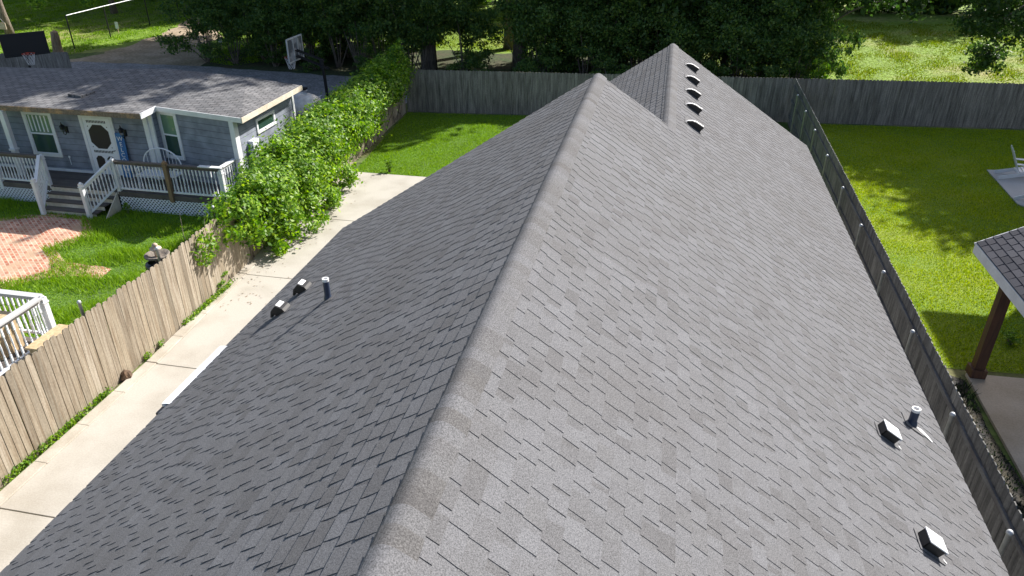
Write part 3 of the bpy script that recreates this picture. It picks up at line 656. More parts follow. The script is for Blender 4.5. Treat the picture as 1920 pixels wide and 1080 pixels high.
# steps
for k in range(3):
    z = DZ - (k + 1) * .163; yk = DY - (k + 1) * .235; wx = .05 * k
    t = MB(); t.box((-18.72 + wx, yk - .02, z - .035), (-16.38 - wx * 3, yk + .25, z)); t.build('stair_tread', 'porch_wood', porch)
    t = MB(); t.box((-18.70 + wx, yk + .0, z - .165), (-16.42 - wx * 3, yk + .018, z - .037)); t.build('stair_riser', 'cream_paint', porch)
mb = MB(); mb.box((-18.7, DY - .045, DZ - .165), (-16.4, DY - .03, DZ - .03)); mb.build('stair_riser', 'cream_paint', porch)
mb = MB(); mb.prism([(17.8, 0), (18.56, 0), (18.56, .62)], -16.36, -16.33, Matrix(((0, 0, 1, 0), (1, 0, 0, 0), (0, 1, 0, 0), (0, 0, 0, 1)))); mb.build('stringer', 'cream_paint', porch)
railing((-16.8, 17.82, .05), (-16.28, 18.55, DZ), .16, 1.0, 'white_paint', tw=.1); newel(-16.82, 17.75, 0, 1.16)
railing((-18.47, 17.82, .05), (-18.78, 18.55, DZ), .16, 1.0, 'white_paint', tw=.1); newel(-18.46, 17.75, 0, 1.18)

# arched white bench on the porch
bench = thing('porch_bench', 'white metal bench with an arched spindle back on the porch under the right window', 'bench', (-15.2, 19.35, DZ))
mb = MB(); arc = [(.66 * math.cos(t), .12, .62 + .55 * math.sin(t)) for t in [math.pi * k / 16 for k in range(17)]]
mb.tube(arc, .022, 6); arc2 = [(.55 * math.cos(t), .12, .62 + .42 * math.sin(t)) for t in [math.pi * k / 16 for k in range(17)]]; 
for k in range(-4, 5):
    x = k * .125; zt = .62 + .55 * math.sqrt(max(0, 1 - (x / .66)**2)); mb.tube([(x, .12, .42), (x, .12, zt)], .009, 5)
mb.bar((-.66, .12, .6), (.66, .12, .6), .03, .1); mb.bar((-.66, .12, .42), (.66, .12, .42), .03, .04); mb.build('backrest', 'vinyl_white', bench)
mb = MB()
for k in range(5): mb.box((-.66, -.33 + k * .09, .40), (.66, -.26 + k * .09, .425))
mb.build('seat', 'vinyl_white', bench)
for sx in (-.64, .64):
    for sy in (-.3, .12): 
        mb = MB(); mb.tube([(sx, sy, 0), (sx, sy, .62 if sy < 0 else .65)], .018, 6); mb.build('leg', 'vinyl_white', bench)
    mb = MB(); mb.tube([(sx, -.3, .62), (sx, .12, .65)], .022, 6); mb.build('armrest', 'vinyl_white', bench)

# ---------------------------------------------------------------- small deck at the left edge
deck = thing('white_railed_deck', 'small raised deck with white railing beside the tan fence at the left edge', 'deck', (0, 0, 0)); porch_cur = deck
mb = MB()
for k in range(13): mb.box((-15.5, 9.0 + k * .14, .57), (-11.95, 9.0 + k * .14 + .134, .6))
mb.build('decking', 'porch_wood', deck)
mb = MB(); mb.box((-15.5, 8.95, .4), (-11.92, 8.995, .57)); mb.box((-11.94, 9.0, .4), (-11.9, 10.84, .57)); mb.box((-15.5, 10.83, .4), (-11.95, 10.87, .57)); mb.build('rim_board', 'porch_wood', deck)
for x in (-12.05, -13.7):
    for y in (9.1, 10.7): mb = MB(); mb.box((x, y, 0), (x + .1, y + .1, .57)); mb.build('leg', 'porch_wood', deck)
railing((-11.95, 9.1, .6), (-11.95, 10.72, .6), .17, 1.08, 'pale_concrete', tw=.16, sp=.13); newel(-11.95, 10.8, .45, 1.66); newel(-11.95, 9.05, .45, 1.72)
railing((-12.0, 10.8, .6), (-15.4, 10.8, .6), .17, 1.08, 'pale_concrete', tw=.16, sp=.13)
box = thing('storage_chest', 'light wooden chest with a pale grey lid standing on the small white-railed deck', 'chest', (-12.85, 10.25, .6))
mb = MB(); mb.box((-.45, -.3, 0), (.35, .3, .8)); mb.build('body', 'raw_wood', box, bevel=.01)
mb = MB(); mb.box((-.47, -.32, .8), (.2, .1, .84)); mb.build('lid', 'cushion_grey', box, bevel=.005)
# dog kennel by the fence
ken = thing('wooden_kennel', 'light wooden kennel with an arched opening between the small deck and the fence', 'kennel', (-11.42, 10.35, 0), R(0))
K4 = Matrix(((0, 0, 1, 0), (1, 0, 0, 0), (0, 1, 0, 0), (0, 0, 0, 1)))
mb = MB(); mb.box((-.3, -.42, .55), (.3, .42, 1.0)); mb.box((-.28, -.4, 0), (-.22, -.34, .55)); mb.box((.22, -.4, 0), (.28, -.34, .55)); mb.box((-.28, .34, 0), (-.22, .4, .55)); mb.box((.22, .34, 0), (.28, .4, .55)); mb.build('body', 'raw_wood', ken)
mb = MB(); mb.box((-.36, -.46, 1.0), (.36, .46, 1.05)); mb.build('roof', 'raw_wood', ken, bevel=.01)
mb = MB(); ar = [(-.02, .58), (.3, .58), (.3, .78)] + [(.14 + .16 * math.cos(t), .78 + .14 * math.sin(t)) for t in [math.pi * k / 8 for k in range(1, 8)]] + [(-.02, .78)]
mb.prism([(a - .22, b) for a, b in ar], .301, .306, K4); mb.prism([(a - .1, b) for a, b in ar], -.426, -.4201, Matrix(((1, 0, 0, 0), (0, 0, 1, 0), (0, 1, 0, 0), (0, 0, 0, 1)))); mb.build('opening', 'black_paint', ken)

# garden fountain
fo = thing('garden_fountain', 'dark tiered garden fountain with a tan finial behind the fence', 'fountain', (-11.45, 13.72, 0))
mb = MB(); mb.lathe((0, 0, 0), [(.2, 0), (.2, .06), (.11, .14), (.09, .7), (.13, .82)], 16); mb.build('pedestal', 'stone', fo, True)
mb = MB(); mb.lathe((-.03, -.05, 0), [(.05, .80), (.2, .86), (.27, .98), (.25, 1.08), (.19, 1.11), (.17, 1.05), (.03, 1.03)], 20); mb.build('lower_bowl', 'glazed', fo, True)
mb = MB(); mb.lathe((0, 0, 0), [(.05, 1.05), (.1, 1.15), (.28, 1.24), (.29, 1.29), (.26, 1.3), (.2, 1.24), (.02, 1.22)], 20); mb.build('upper_bowl', 'stone', fo, True)
mb = MB(); mb.lathe((0, 0, 0), [(.05, 1.22), (.06, 1.36), (.1, 1.4), (.14, 1.43), (.12, 1.46), (.05, 1.5), (.07, 1.53), (.03, 1.57), (.005, 1.58)], 12); mb.build('finial', 'sign_tan', fo, True)
for (x, y, s, l) in ((-10.36, 10.62, .13, 'dark brown rock at the foot of the tan board fence'),):
    rng = np.random.default_rng(3); mb = MB(); prof = [(.02, 0), (s, .02), (s * 1.05, s * .6), (s * .7, s * 1.3), (.02, s * 1.6)]
    mb.lathe((x, y, 0), prof, 9); mb.v = [(a + rng.uniform(-.02, .02), b + rng.uniform(-.03, .03), c + rng.uniform(-.015, .02)) for a, b, c in mb.v]; tag(mb.build('rock', 'brown_rock'), l, 'rock')

# ---------------------------------------------------------------- hoops, machine, tarp behind the house
def torus(c, r, t, n=20, m=6, ax=None):
    mb = MB(); pts = [(c[0] + r * math.cos(2*math.pi*k/n), c[1] + r * math.sin(2*math.pi*k/n), c[2]) for k in range(n + 1)]
    mb.tube(pts, t, m, False); return mb
def hoop(name, label, loc, rz, board_mat, bz, frame=True, far=0, bx=-.2, wy=.62, bf='black_metal'):
    h = thing(name, label, 'basketball hoop', loc, rz)     # local: board faces -x
    mb = MB(); mb.box((.3, -.35, 0), (1.0, .35, .16)); mb.build('base', 'black_paint', h, bevel=.04)
    mb = MB(); mb.bar((.55, 0, .1), (.5, 0, 1.5), .13, .13); mb.bar((.5, 0, 1.4), (.45, 0, bz - .15), .09, .09); mb.build('pole', 'black_metal', h)
    mb = MB()
    for yy in (-.07, .07):
        mb.bar((.7, yy, bz - .32), (bx + .02, yy, bz + .12), .03, .05); mb.bar((.55, yy, bz - .02), (bx + .02, yy, bz + .34), .03, .05)
    mb.bar((.42, 0, bz - .35), (.42, 0, bz + .05), .16, .05); mb.build('bracket', 'black_metal', h)
    mb = MB(); mb.box((bx - .03, -wy, bz - .05), (bx, wy, bz + .82)); bo = mb.build('backboard', board_mat, h)
    mb = MB(); e = wy + .02
    for a, b in (((-.04, -e, -.07), (.01, e, -.02)), ((-.04, -e, .79), (.01, e, .84)), ((-.04, -e, -.02), (.01, -e + .04, .79)), ((-.04, e - .04, -.02), (.01, e, .79)), ((.001, -.2, -.02), (.03, -.16, .79)), ((.001, .16, -.02), (.03, .2, .79))): mb.box((a[0] + bx, a[1], a[2] + bz), (b[0] + bx, b[1], b[2] + bz))
    mb.build('board_frame', bf, bo)
    rr = torus((bx - .27, 0, bz + .05), .23, .012); rr.bar((bx - .04, 0, bz + .04), (bx - .06, 0, bz + .04), .1, .06); ri = rr.build('rim', 'red_metal', h)
    nm = MB(); n = 10
    for k in range(n):
        for sg in (1, -1):
            pts = []
            for j in range(5):
                t = 2 * math.pi * (k + sg * j * .5) / n; rad = .225 - .03 * j * (1 if j < 4 else .95); pts.append((bx - .27 + rad * math.cos(t), rad * math.sin(t), bz + .04 - j * .11))
            nm.tube(pts, .007, 3, False)
    nm.build('net', 'net', ri)
    return h
hoop('basketball_hoop', 'basketball hoop with clear board on a black pole behind the blue house, white net', (-13.75, 27.6, 0), R(0), 'acrylic', 2.95, bx=-.62, bf='galvanised')
hoop('basketball_hoop', 'basketball hoop with solid black board at the far left edge beyond the roof', (-26.1, 26.8, 0), R(140), 'black_paint', 2.86, far=1, wy=.8)
ex = thing('exercise_frame', 'white metal exercise frame with black pads standing on the gravel beside the pole', 'exercise machine', (-14.4, 28.5, 0))
mb = MB()
for a, b in (((-.45, -.2, .06), (.5, -.2, .06)), ((-.45, .2, .06), (.5, .2, .06)), ((-.2, 0, .1), (-.3, 0, 1.5)), ((.35, 0, .1), (.38, 0, 1.25)), ((-.25, 0, .75), (.38, 0, .85)), ((-.22, 0, .6), (.36, 0, .6)), ((-.4, -.25, .1), (-.4, .25, .1)), ((.4, -.25, .1), (.4, .25, .1)), ((.0, 0, .7), (.25, 0, 1.2)), ((-.3, -.25, 1.42), (-.3, .25, 1.42)), ((-.4, -.2, .06), (-.22, 0, .75)), ((.37, -.15, 1.25), (.37, .15, 1.25))): mb.tube([a, b], .028, 6)
mb.build('frame', 'vinyl_white', ex)
mb = MB(); mb.box((-.42, -.14, 1.5), (-.2, .14, 1.58)); mb.box((-.1, -.13, .82), (.14, .13, .9)); mb.build('pad', 'black_paint', ex, bevel=.02)
# rumpled tarp
def blob(name, label, cat, c, r, m, seed, amp=.12, n=22, par=None):
    rng = random.Random(seed); mb = MB(); ph = [(rng.uniform(0, 6), rng.randint(2, 6), rng.uniform(1, 5)) for _ in range(6)]
    vs = []; k2 = 12
    for i in range(k2 + 1):
        th = math.pi / 2 * i / k2
        for j in range(n):
            t = 2 * math.pi * j / n; q = 1 + sum(amp / 2.4 * math.sin(a * t + p + b * th) for p, a, b in ph) + rng.uniform(-amp, amp) * .2
            vs.append((c[0] + r[0] * q * math.cos(t) * math.sin(th)**.7 if th else c[0], c[1] + r[1] * q * math.sin(t) * math.sin(th)**.7 if th else c[1], c[2] + r[2] * (math.cos(th)**.7) * (.93 + .07 * q)))
    mb.add(vs, [(i*n+j, (i+1)*n+j, (i+1)*n+(j+1) % n, i*n+(j+1) % n) for i in range(k2) for j in range(n)])
    o = mb.build(name, m, smooth=True); tag(o, label, cat); return o
blob('covered_pile', 'rumpled white tarp over a pile behind the corner of the blue house', 'tarp', (-12.7, 24.6, .0), (1.0, .75, 2.4), 'tarp', 4)
mb = MB(); mb.tube([(-13.3, 24.0, 1.7), (-13.0, 23.95, 1.85), (-12.6, 23.9, 1.75), (-12.45, 23.95, 1.55), (-12.0, 24.1, 1.5), (-11.8, 24.4, 1.2), (-11.75, 24.5, 0)], .045, 8); tag(mb.build('hose', 'hose_black', smooth=True), 'thick black hose lying over the white tarp', 'hose')
mb = MB(); mb.lathe((-12.85, 23.75, 0), [(.17, 0), (.18, 1.4), (.15, 1.5), (.05, 1.55)], 12); tag(mb.build('plastic_barrel', 'yellow_plastic', smooth=True), 'yellow plastic barrel at the rear corner of the blue house', 'barrel')

# ---------------------------------------------------------------- far left yard
cf = thing('chain_link_fence', 'chain link fence with black posts and pale top rail beside the dirt track', 'fence', (0, 0, 0))
cps = [(-36.3, 41.0), (-36.7, 44.9), (-37.1, 49.7), (-37.2, 53.5), (-37.3, 58), (-37.4, 62)]
for x, y in cps: mb = MB(); mb.tube([(x, y, 0), (x, y, 2.0)], .04, 8); mb.build('post', 'black_metal', cf)
mb = MB(); mb.tube([(x, y, 1.98) for x, y in cps], .03, 6); mb.build('top_rail', 'galvanised', cf)
mb = MB()
for (x0, y0), (x1, y1) in zip(cps[:-1], cps[1:]):
    L_ = math.hypot(x1 - x0, y1 - y0); k = -1.95
    while k < L_:
        for sg in (1, -1):
            a0, a1 = (k, k + 1.95) if sg > 0 else (k + 1.95, k); lo_, hi_ = sorted(((0 - a0) / (a1 - a0), (L_ - a0) / (a1 - a0))); t0 = max(0, lo_); t1 = min(1, hi_)
            if t1 > t0 + .02:
                P_ = lambda t: (x0 + (x1 - x0) * (a0 + (a1 - a0) * t) / L_, y0 + (y1 - y0) * (a0 + (a1 - a0) * t) / L_, .02 + 1.93 * t)
                mb.tube([P_(t0), P_(t1)], .0022, 3, False)
        k += .14
mb.build('mesh', 'black_metal', cf)
mb = MB(); r_ = random.Random(5)
mb.lathe((-36.4, 39.7, 0), [(.34, 0), (.29, .15), (.26, .5), (.25, .95), (.2, 1.25), (.02, 1.3)], 12); mb.v = [(a + r_.uniform(-.03, .03) + .10 * c, b + r_.uniform(-.03, .03), c + (r_.uniform(-.08, .08) if c > 1 else 0)) for a, b, c in mb.v]
tag(mb.build('tree_stump', 'stump_wood', smooth=False), 'tall weathered tree stump leaning beside the end of the grey wall', 'stump')
lw = picket_fence('low_fence', 'short pale grey board fence beyond the roof at the far left, dappled with light', [(-38.5, 31.3), (-31.2, 33.8), (-30.6, 34.0)], 'grey_board_x', 1.38, 1, 21, rails=(.3, 1.1), rail_side=-1, hv=.01, gapw=.002)
sg = thing('hanging_sign', 'small tan sign board hanging on a cord from the leaning tree', 'sign', (-41.8, 41.6, 1.1))
mb = MB(); mb.box((-.35, -.02, -.2), (.35, .02, .2)); mb.build('board', 'sign_tan', sg)
mb = MB(); mb.tube([(-.3, 0, .2), (0, 0, .55), (.3, 0, .2)], .012, 4); mb.tube([(0, 0, .55), (0, .1, 2.6)], .012, 4); mb.build('cord', 'net', sg)
for x, y, l in ((-27.2, 42.7, 'white marker stake standing in the shaded grass beside the woods'), (-37.3, 46.5, 'white marker stake by the chain link fence')):
    t = thing('marker_stake', l, 'marker', (x, y, 0)); mb = MB(); mb.box((-.02, -.02, 0), (.02, .02, .4)); mb.build('stake', 'raw_wood', t); mb = MB(); mb.box((-.12, -.035, .3), (.12, -.021, .75)); mb.build('plate', 'white_paint', t, bevel=.01)

# ---------------------------------------------------------------- right neighbour
nb = thing('neighbour_house', 'neighbouring house with dark shingled patio roof on a brown timber post at right edge', 'house', (0, 0, 0))
PX, PY, PZ = 6.41, 14.86, 2.75; sl = .55; q = math.sqrt(1 + sl * sl)
mb = MB(); shingle_plane(mb, (PX, 11.6, PZ), (0, 1, 0), Vector((1, 0, sl)) / q, Vector((-sl, 0, 1)) / q, PY - 11.6, int(7.4 * q / .143), 31, t=.009, tooth=(.24, .3), gap=(.004, .02))
mb.build('patio_roof', 'dark_shingle', nb)
mb = MB(); mb.add([(PX, 11.6, PZ - .005), (PX + 7.4, 11.6, PZ + 7.4 * sl - .005), (PX + 7.4, PY, PZ + 7.4 * sl - .005), (PX, PY, PZ - .005), (PX, 11.6, PZ - .12), (PX + 7.4, 11.6, PZ + 7.4 * sl - .12), (PX + 7.4, PY, PZ + 7.4 * sl - .12), (PX, PY, PZ - .12)],
    [(0,1,2,3),(7,6,5,4),(0,4,5,1),(2,6,7,3)]); mb.build('patio_ceiling', 'soffit', nb)
mb = MB(); mb.box((PX - .02, 11.6, PZ - .22), (PX - .002, PY + .02, PZ - .012)); mb.bar((PX, PY + .012, PZ - .1), (PX + 7.4, PY + .012, PZ + 7.4 * sl - .1), .02, .19); mb.build('fascia', 'white_paint', nb)
mb = MB(); mb.box((PX + .35, 11.7, PZ - .42), (PX + .55, PY - .3, PZ - .1)); mb.build('beam', 'dark_stain', nb)
for y in (14.12,):
    mb = MB(); mb.box((6.82, y, .06), (7.02, y + .2, 2.45)); po = mb.build('post', 'dark_stain', nb, bevel=.006)
    mb = MB(); mb.box((6.77, y - .05, .06), (7.07, y + .25, .26)); mb.build('post_base', 'dark_stain', po, bevel=.008)
mb = MB(); mb.box((13.8, 4, 0), (22, 24.0, 7.4)); mb.build('wall', 'house_brick', nb)
mb = MB(); mb.add([(12.25, 3.4, 7.55), (22.6, 3.4, 7.55), (22.6, 24.35, 7.55), (12.25, 24.35, 7.55), (17.5, 9, 9.4), (17.5, 19, 9.4), (12.25, 3.4, 7.4), (22.6, 3.4, 7.4), (22.6, 24.35, 7.4), (12.25, 24.35, 7.4)],
    [(0, 1, 4), (1, 2, 5, 4), (2, 3, 5), (3, 0, 4, 5), (9, 8, 7, 6), (0, 6, 7, 1), (1, 7, 8, 2), (2, 8, 9, 3), (3, 9, 6, 0)]); mb.build('roof', 'dark_shingle', nb)
for yy in (7, 12, 18):
    mb = MB(); mb.box((13.74, yy, 3.6), (13.799, yy + 1.2, 5.2)); wn = mb.build('window', 'white_paint', nb); mb = MB(); mb.box((13.72, yy + .1, 3.7), (13.739, yy + 1.1, 5.1)); mb.build('pane', 'glass', wn)
def adirondack(label, loc, rz):
    a = thing('adirondack_chair', label, 'garden chair', loc, rz, 'white adirondack chairs on the slab')
    mb = MB()
    for k in range(5):
        x = (k - 2) * .11; hgt = .95 - .05 * abs(k - 2)**1.5; mb.bar((x, .18, .3), (x * 1.2, .18 + hgt * .42, .3 + hgt * .86), .095, .02, up=(0, 1, 0))
    mb.build('backrest', 'vinyl_white', a)
    mb = MB()
    for k in range(6): mb.bar((-.28, -.3 + k * .1, .38 - k * .022), (.28, -.3 + k * .1, .38 - k * .022), .085, .02)
    mb.build('seat', 'vinyl_white', a)
    for sx in (-.32, .32):
        mb = MB(); mb.bar((sx, -.35, 0), (sx, -.35, .56), .09, .03, up=(0, 1, 0)); mb.build('leg', 'vinyl_white', a)
        mb = MB(); mb.bar((sx, -.38, .36), (sx, .75, .03), .03, .12); mb.build('leg', 'vinyl_white', a)
        mb = MB(); mb.box((sx - .07, -.42, .56), (sx + .07, .32, .585)); mb.build('armrest', 'vinyl_white', a, bevel=.005)
    return a
adirondack('white adirondack chair at the far corner of the garden slab', (12.45, 27.3, .05), R(80))
adirondack('white adirondack chair nearer the camera on the garden slab, cut by the photo edge', (12.25, 24.9, .05), R(100))

# ---------------------------------------------------------------- vegetation
def ell(n, c, r, rng, shell=.55):
    d = rng.normal(size=(n, 3)); d /= np.linalg.norm(d, axis=1)[:, None]; k = rng.uniform(shell**3, 1, n)**(1/3)
    return np.array(c) + d * k[:, None] * np.array(r), d
def clumped(n, blobs, rng, shell=.5, jit=.0):
    """leaf centres spread in many small sub-clumps on the surface of blobs"""
    C = []; D = []
    tot = sum(b[1][0] * b[1][1] + b[1][0] * b[1][2] for b in blobs)
    for c, r in blobs:
        m = max(40, int(n * (r[0] * r[1] + r[0] * r[2]) / tot)); k = max(6, m // 70)
        cc, dd = ell(k, c, r, rng, shell); i = rng.integers(0, k, m); sz = .23 * (r[0] * r[1] * r[2])**(1/3)
        off = rng.normal(size=(m, 3)) * sz * np.array([1, 1, .6]) * rng.uniform(.6, 1.3, (m, 1)); C.append(cc[i] + off); D.append(dd[i])
    return np.concatenate(C), np.concatenate(D)
# hedge of vines smothering the far part of the left fence
rng = np.random.default_rng(7)
blobs = []
y = 15.5
while y < 31.3:
    t = (y - 14.3) / 17; fx = FX(y); top = 2.2 if y > 16 else 1.7 + (y - 14.3) * .3
    if 17.6 < y < 22: cx, rx, rz, cz = fx - .1, .76, 1.15, 1.36
    elif y < 22: cx, rx, rz, cz = fx + .12, .62, 1.12, 1.22
    elif y < 27: cx, rx, rz, cz = fx - .3, .85, .95, 1.5
    else: cx, rx, rz, cz = fx - .35, .8, .75, 1.75
    if y < 16.4: rx = .45; cz = 1.45; rz = .7
    blobs.append(((cx + rng.uniform(-.12, .12), y, cz + rng.uniform(-.1, .1)), (rx * rng.uniform(.85, 1.15), .75, rz * rng.uniform(.88, 1.12)))); y += .52
for k in range(10): 
    yy = rng.uniform(17, 30); blobs.append(((FX(yy) + rng.uniform(-.5, .4), yy, rng.uniform(2.1, 2.6)), (.35, .4, .3)))
blobs += [((-11.5, 31.2, 2.3), (.45, .5, .75)), ((-11.4, 31.0, 2.9), (.2, .25, .5)), ((-9.9, 18.2, .5), (.42, .9, .5)), ((-9.95, 19.6, .5), (.4, .8, .5)), ((-9.85, 16.9, .4), (.4, .6, .4)), ((-10.25, 21.6, .45), (.4, .8, .45)), ((-10.6, 15.6, 1.2), (.3, .4, .4))]
C_, D_ = clumped(90000, blobs, rng, .6); keep = C_[:, 2] > .06; C_ = C_[keep]; D_ = D_[keep]
hedge = thing('vine_hedge', 'bright green leafy vine hedge smothering the fence between driveway and blue house', 'hedge', (0, 0, 0))
npmesh('foliage', leaves(C_, .108, rng, .4, D_), 4, 'hedge_leaf', hedge)
mb = MB(); r_ = random.Random(2)
for k in range(46):
    yy = r_.uniform(14.6, 31); x = FX(yy); p = Vector((x + r_.uniform(-.1, .15), yy, .05)); pts = [p]
    for j in range(5): p = p + Vector((r_.uniform(-.22, .22), r_.uniform(-.25, .25), r_.uniform(.3, .5))); pts.append(p)
    mb.tube(pts, [.02, .017, .014, .011, .008, .004], 5)
mb.build('vines', 'bark', hedge)
C2, _ = ell(260, (-10.6, 14.1, 1.4), (.18, .55, .45), rng, 0)
C2 = np.concatenate([C2 + np.array([.25, 0, 0])]); npmesh('trailing_leaves', leaves(C2, .1, rng), 4, 'hedge_leaf', hedge)

def tree_proto(name, seed, h, r0, cz, cr, ch, nleaf, size, lean=(0, 0), mleaf='tree_leaf', limbs=9, low=None):
    """tree at origin: trunk height h, crown centre height cz, crown radii cr, ch"""
    rng = np.random.default_rng(seed); rr = random.Random(seed)
    t = bpy.data.objects.new(name, None); col.objects.link(t)
    pts = []; rad = []
    for k in range(8):
        f = k / 7; pts.append((lean[0] * f + .12 * math.sin(seed + 3 * f), lean[1] * f + .12 * math.cos(seed * 2 + 2.5 * f), h * f)); rad.append(r0 * (1.35 if k == 0 else 1) * (1 - .75 * f))
    mb = MB(); mb.tube(pts, rad, 10); blobs = []
    for k in range(limbs):
        f = .42 + .55 * k / limbs; b = Vector(pts[int(f * 7)]); a = k * 2.4 + seed; ln = cr * rr.uniform(.55, .95)
        e = Vector((lean[0] + math.cos(a) * ln, lean[1] + math.sin(a) * ln, cz + (k / limbs - .5) * ch * 1.3)); m_ = b.lerp(e, .5) + Vector((0, 0, .3))
        mb.tube([b, m_, e], [r0 * .35, r0 * .22, r0 * .06], 6); blobs.append((tuple(e), (cr * .42, cr * .42, ch * .36)))
    blobs.append(((lean[0], lean[1], cz + ch * .5), (cr * .6, cr * .6, ch * .5))); blobs.append(((lean[0], lean[1], cz - ch * .2), (cr * .6, cr * .6, ch * .45)))
    for b_ in (low or []):
        mb.tube([(lean[0] * .5, lean[1] * .5, h * .4), (b_[0][0] * .6, b_[0][1] * .6, b_[0][2] + .8), b_[0]], [r0 * .3, r0 * .15, .02], 5); blobs.append(b_)
    mb.build('trunk', 'bark', t, smooth=True)
    top = [b for b in blobs if b not in (low or [])]; C, D = clumped(nleaf, top, rng, .3); V = leaves(C, size, rng, .15, D)
    if low: C, D = clumped(9000, low, rng, .1); V = np.concatenate([V, leaves(C, .15, rng, .15, D)])
    npmesh('crown', V, 4, mleaf, t)
    return t

class Proto:
    def __init__(s, o): s.o = o; s.kids = list(CH[o.name]); s.used = False
    def put(s, loc, rz, sc, label, cat, group=None):
        if not s.used: o = s.o; s.used = True
        else:
            o = s.o.copy(); col.objects.link(o)
            for k in s.kids: c = k.copy(); col.objects.link(c); c.parent = o
        o.location = loc; o.rotation_euler = (0, 0, rz); o.scale = (sc, sc, sc) if not hasattr(sc, '__len__') else sc
        for key in ('label', 'category', 'group'):
            if key in o: del o[key]
        return tag(o, label, cat, group)
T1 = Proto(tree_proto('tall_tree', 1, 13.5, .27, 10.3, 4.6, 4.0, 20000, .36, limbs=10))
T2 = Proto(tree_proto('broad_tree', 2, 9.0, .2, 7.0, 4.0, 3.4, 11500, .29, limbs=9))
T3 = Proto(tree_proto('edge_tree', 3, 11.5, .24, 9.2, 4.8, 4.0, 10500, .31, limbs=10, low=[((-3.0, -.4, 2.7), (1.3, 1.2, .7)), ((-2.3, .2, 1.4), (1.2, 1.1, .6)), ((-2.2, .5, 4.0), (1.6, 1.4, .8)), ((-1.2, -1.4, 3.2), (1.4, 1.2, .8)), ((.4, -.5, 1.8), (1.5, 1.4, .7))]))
G = 'trees of the wood behind the fences'
HID = 'tall leafy tree of the dark wood behind the fences, its trunk hidden by the undergrowth'
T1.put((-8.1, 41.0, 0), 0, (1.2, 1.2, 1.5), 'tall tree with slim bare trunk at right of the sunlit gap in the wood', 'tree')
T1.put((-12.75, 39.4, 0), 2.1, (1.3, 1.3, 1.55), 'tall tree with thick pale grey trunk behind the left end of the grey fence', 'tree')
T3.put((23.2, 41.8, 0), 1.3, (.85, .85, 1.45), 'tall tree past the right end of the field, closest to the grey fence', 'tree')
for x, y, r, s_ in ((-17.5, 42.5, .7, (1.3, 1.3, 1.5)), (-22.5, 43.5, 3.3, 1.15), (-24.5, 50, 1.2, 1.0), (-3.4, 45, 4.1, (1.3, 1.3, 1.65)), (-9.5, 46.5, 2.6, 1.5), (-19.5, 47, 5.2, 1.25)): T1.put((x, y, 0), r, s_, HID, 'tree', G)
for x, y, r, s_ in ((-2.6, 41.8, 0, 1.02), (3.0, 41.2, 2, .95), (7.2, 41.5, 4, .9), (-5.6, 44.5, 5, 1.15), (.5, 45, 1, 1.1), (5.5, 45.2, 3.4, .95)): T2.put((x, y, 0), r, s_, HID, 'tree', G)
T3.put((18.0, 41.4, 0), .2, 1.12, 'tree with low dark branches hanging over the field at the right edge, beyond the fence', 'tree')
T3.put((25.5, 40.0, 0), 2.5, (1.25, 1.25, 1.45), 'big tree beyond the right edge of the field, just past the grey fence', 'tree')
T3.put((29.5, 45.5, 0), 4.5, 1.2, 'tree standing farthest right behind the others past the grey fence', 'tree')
T2.put((-43.1, 43.2, 0), 1, (1.2, 1.2, 1.15), 'tree with the leaning brown trunk at the top left corner, a sign hanging from it', 'tree')
T2.put((-43.4, 54.2, 0), 3, 1.1, 'dark trunked tree on the far lawn behind the chain link fence', 'tree')
T2.put((-34.5, 60, 0), 3, 1.1, 'broad tree standing beyond the far end of the dirt track', 'tree')
T1.put((-50, 50, 0), 3, 1.1, 'tall tree out beyond the leaning trunk at the far left', 'tree')
# a leafy spray hanging low at the upper left
for nm, lab, c, sd_ in (('hanging_branch', 'leafy branch tip hanging over the far lawn at the top left, nearer the corner', (-33.6, 36.2, 3.5), 1), ('hanging_branch', 'leafy branch tip hanging above the chain link fence rail at the top', (-31.4, 37.4, 3.5), 2)):
    rg = np.random.default_rng(sd_); C, D = ell(240, c, (.55, .5, .42), rg, 0); t = thing(nm, lab, 'branch', (0, 0, 0)); npmesh('leaves', leaves(C, .15, rg), 4, 'hedge_leaf', t)
    mb = MB(); mb.tube([(c[0] - 1.4, c[1] + .8, c[2] + 3), (c[0] - .4, c[1] + .2, c[2] + 1.2), c], [.04, .03, .01], 5); mb.build('twig', 'bark', t)
def shrub_proto(name, seed, h, r, n, size, m='brush_leaf', lo=.2):
    rng = np.random.default_rng(seed); t = bpy.data.objects.new(name, None); col.objects.link(t); blobs = []; mb = MB(); rr = random.Random(seed)
    for k in range(9):
        a = k * 2.4 + seed; d = r * rr.uniform(.2, .75); z = h * (lo + (.9 - lo) * rr.random()); e = (math.cos(a) * d, math.sin(a) * d, z)
        mb.tube([(math.cos(a) * .1, math.sin(a) * .1, 0), (e[0] * .5, e[1] * .5, z * .6), e], [.035, .02, .006], 5); blobs.append((e, (r * .42, r * .42, h * .17)))
    mb.build('stems', 'bark', t); C, D = clumped(n, blobs, rng, .25); C = C[C[:, 2] > .03]; npmesh('foliage', leaves(C, size, rng, .1), 4, m, t); return Proto(t)
B1 = shrub_proto('woodland_shrub', 11, 4.2, 1.9, 7500, .12); B2 = shrub_proto('woodland_shrub', 12, 3.4, 1.8, 7000, .105); B3 = shrub_proto('woodland_shrub', 13, 2.2, 1.5, 5000, .10, lo=.1)
SG = 'undergrowth shrubs of the wood'; SLB = 'dark leafy shrub in the dense undergrowth of the wood behind the fences'
rs = random.Random(9)
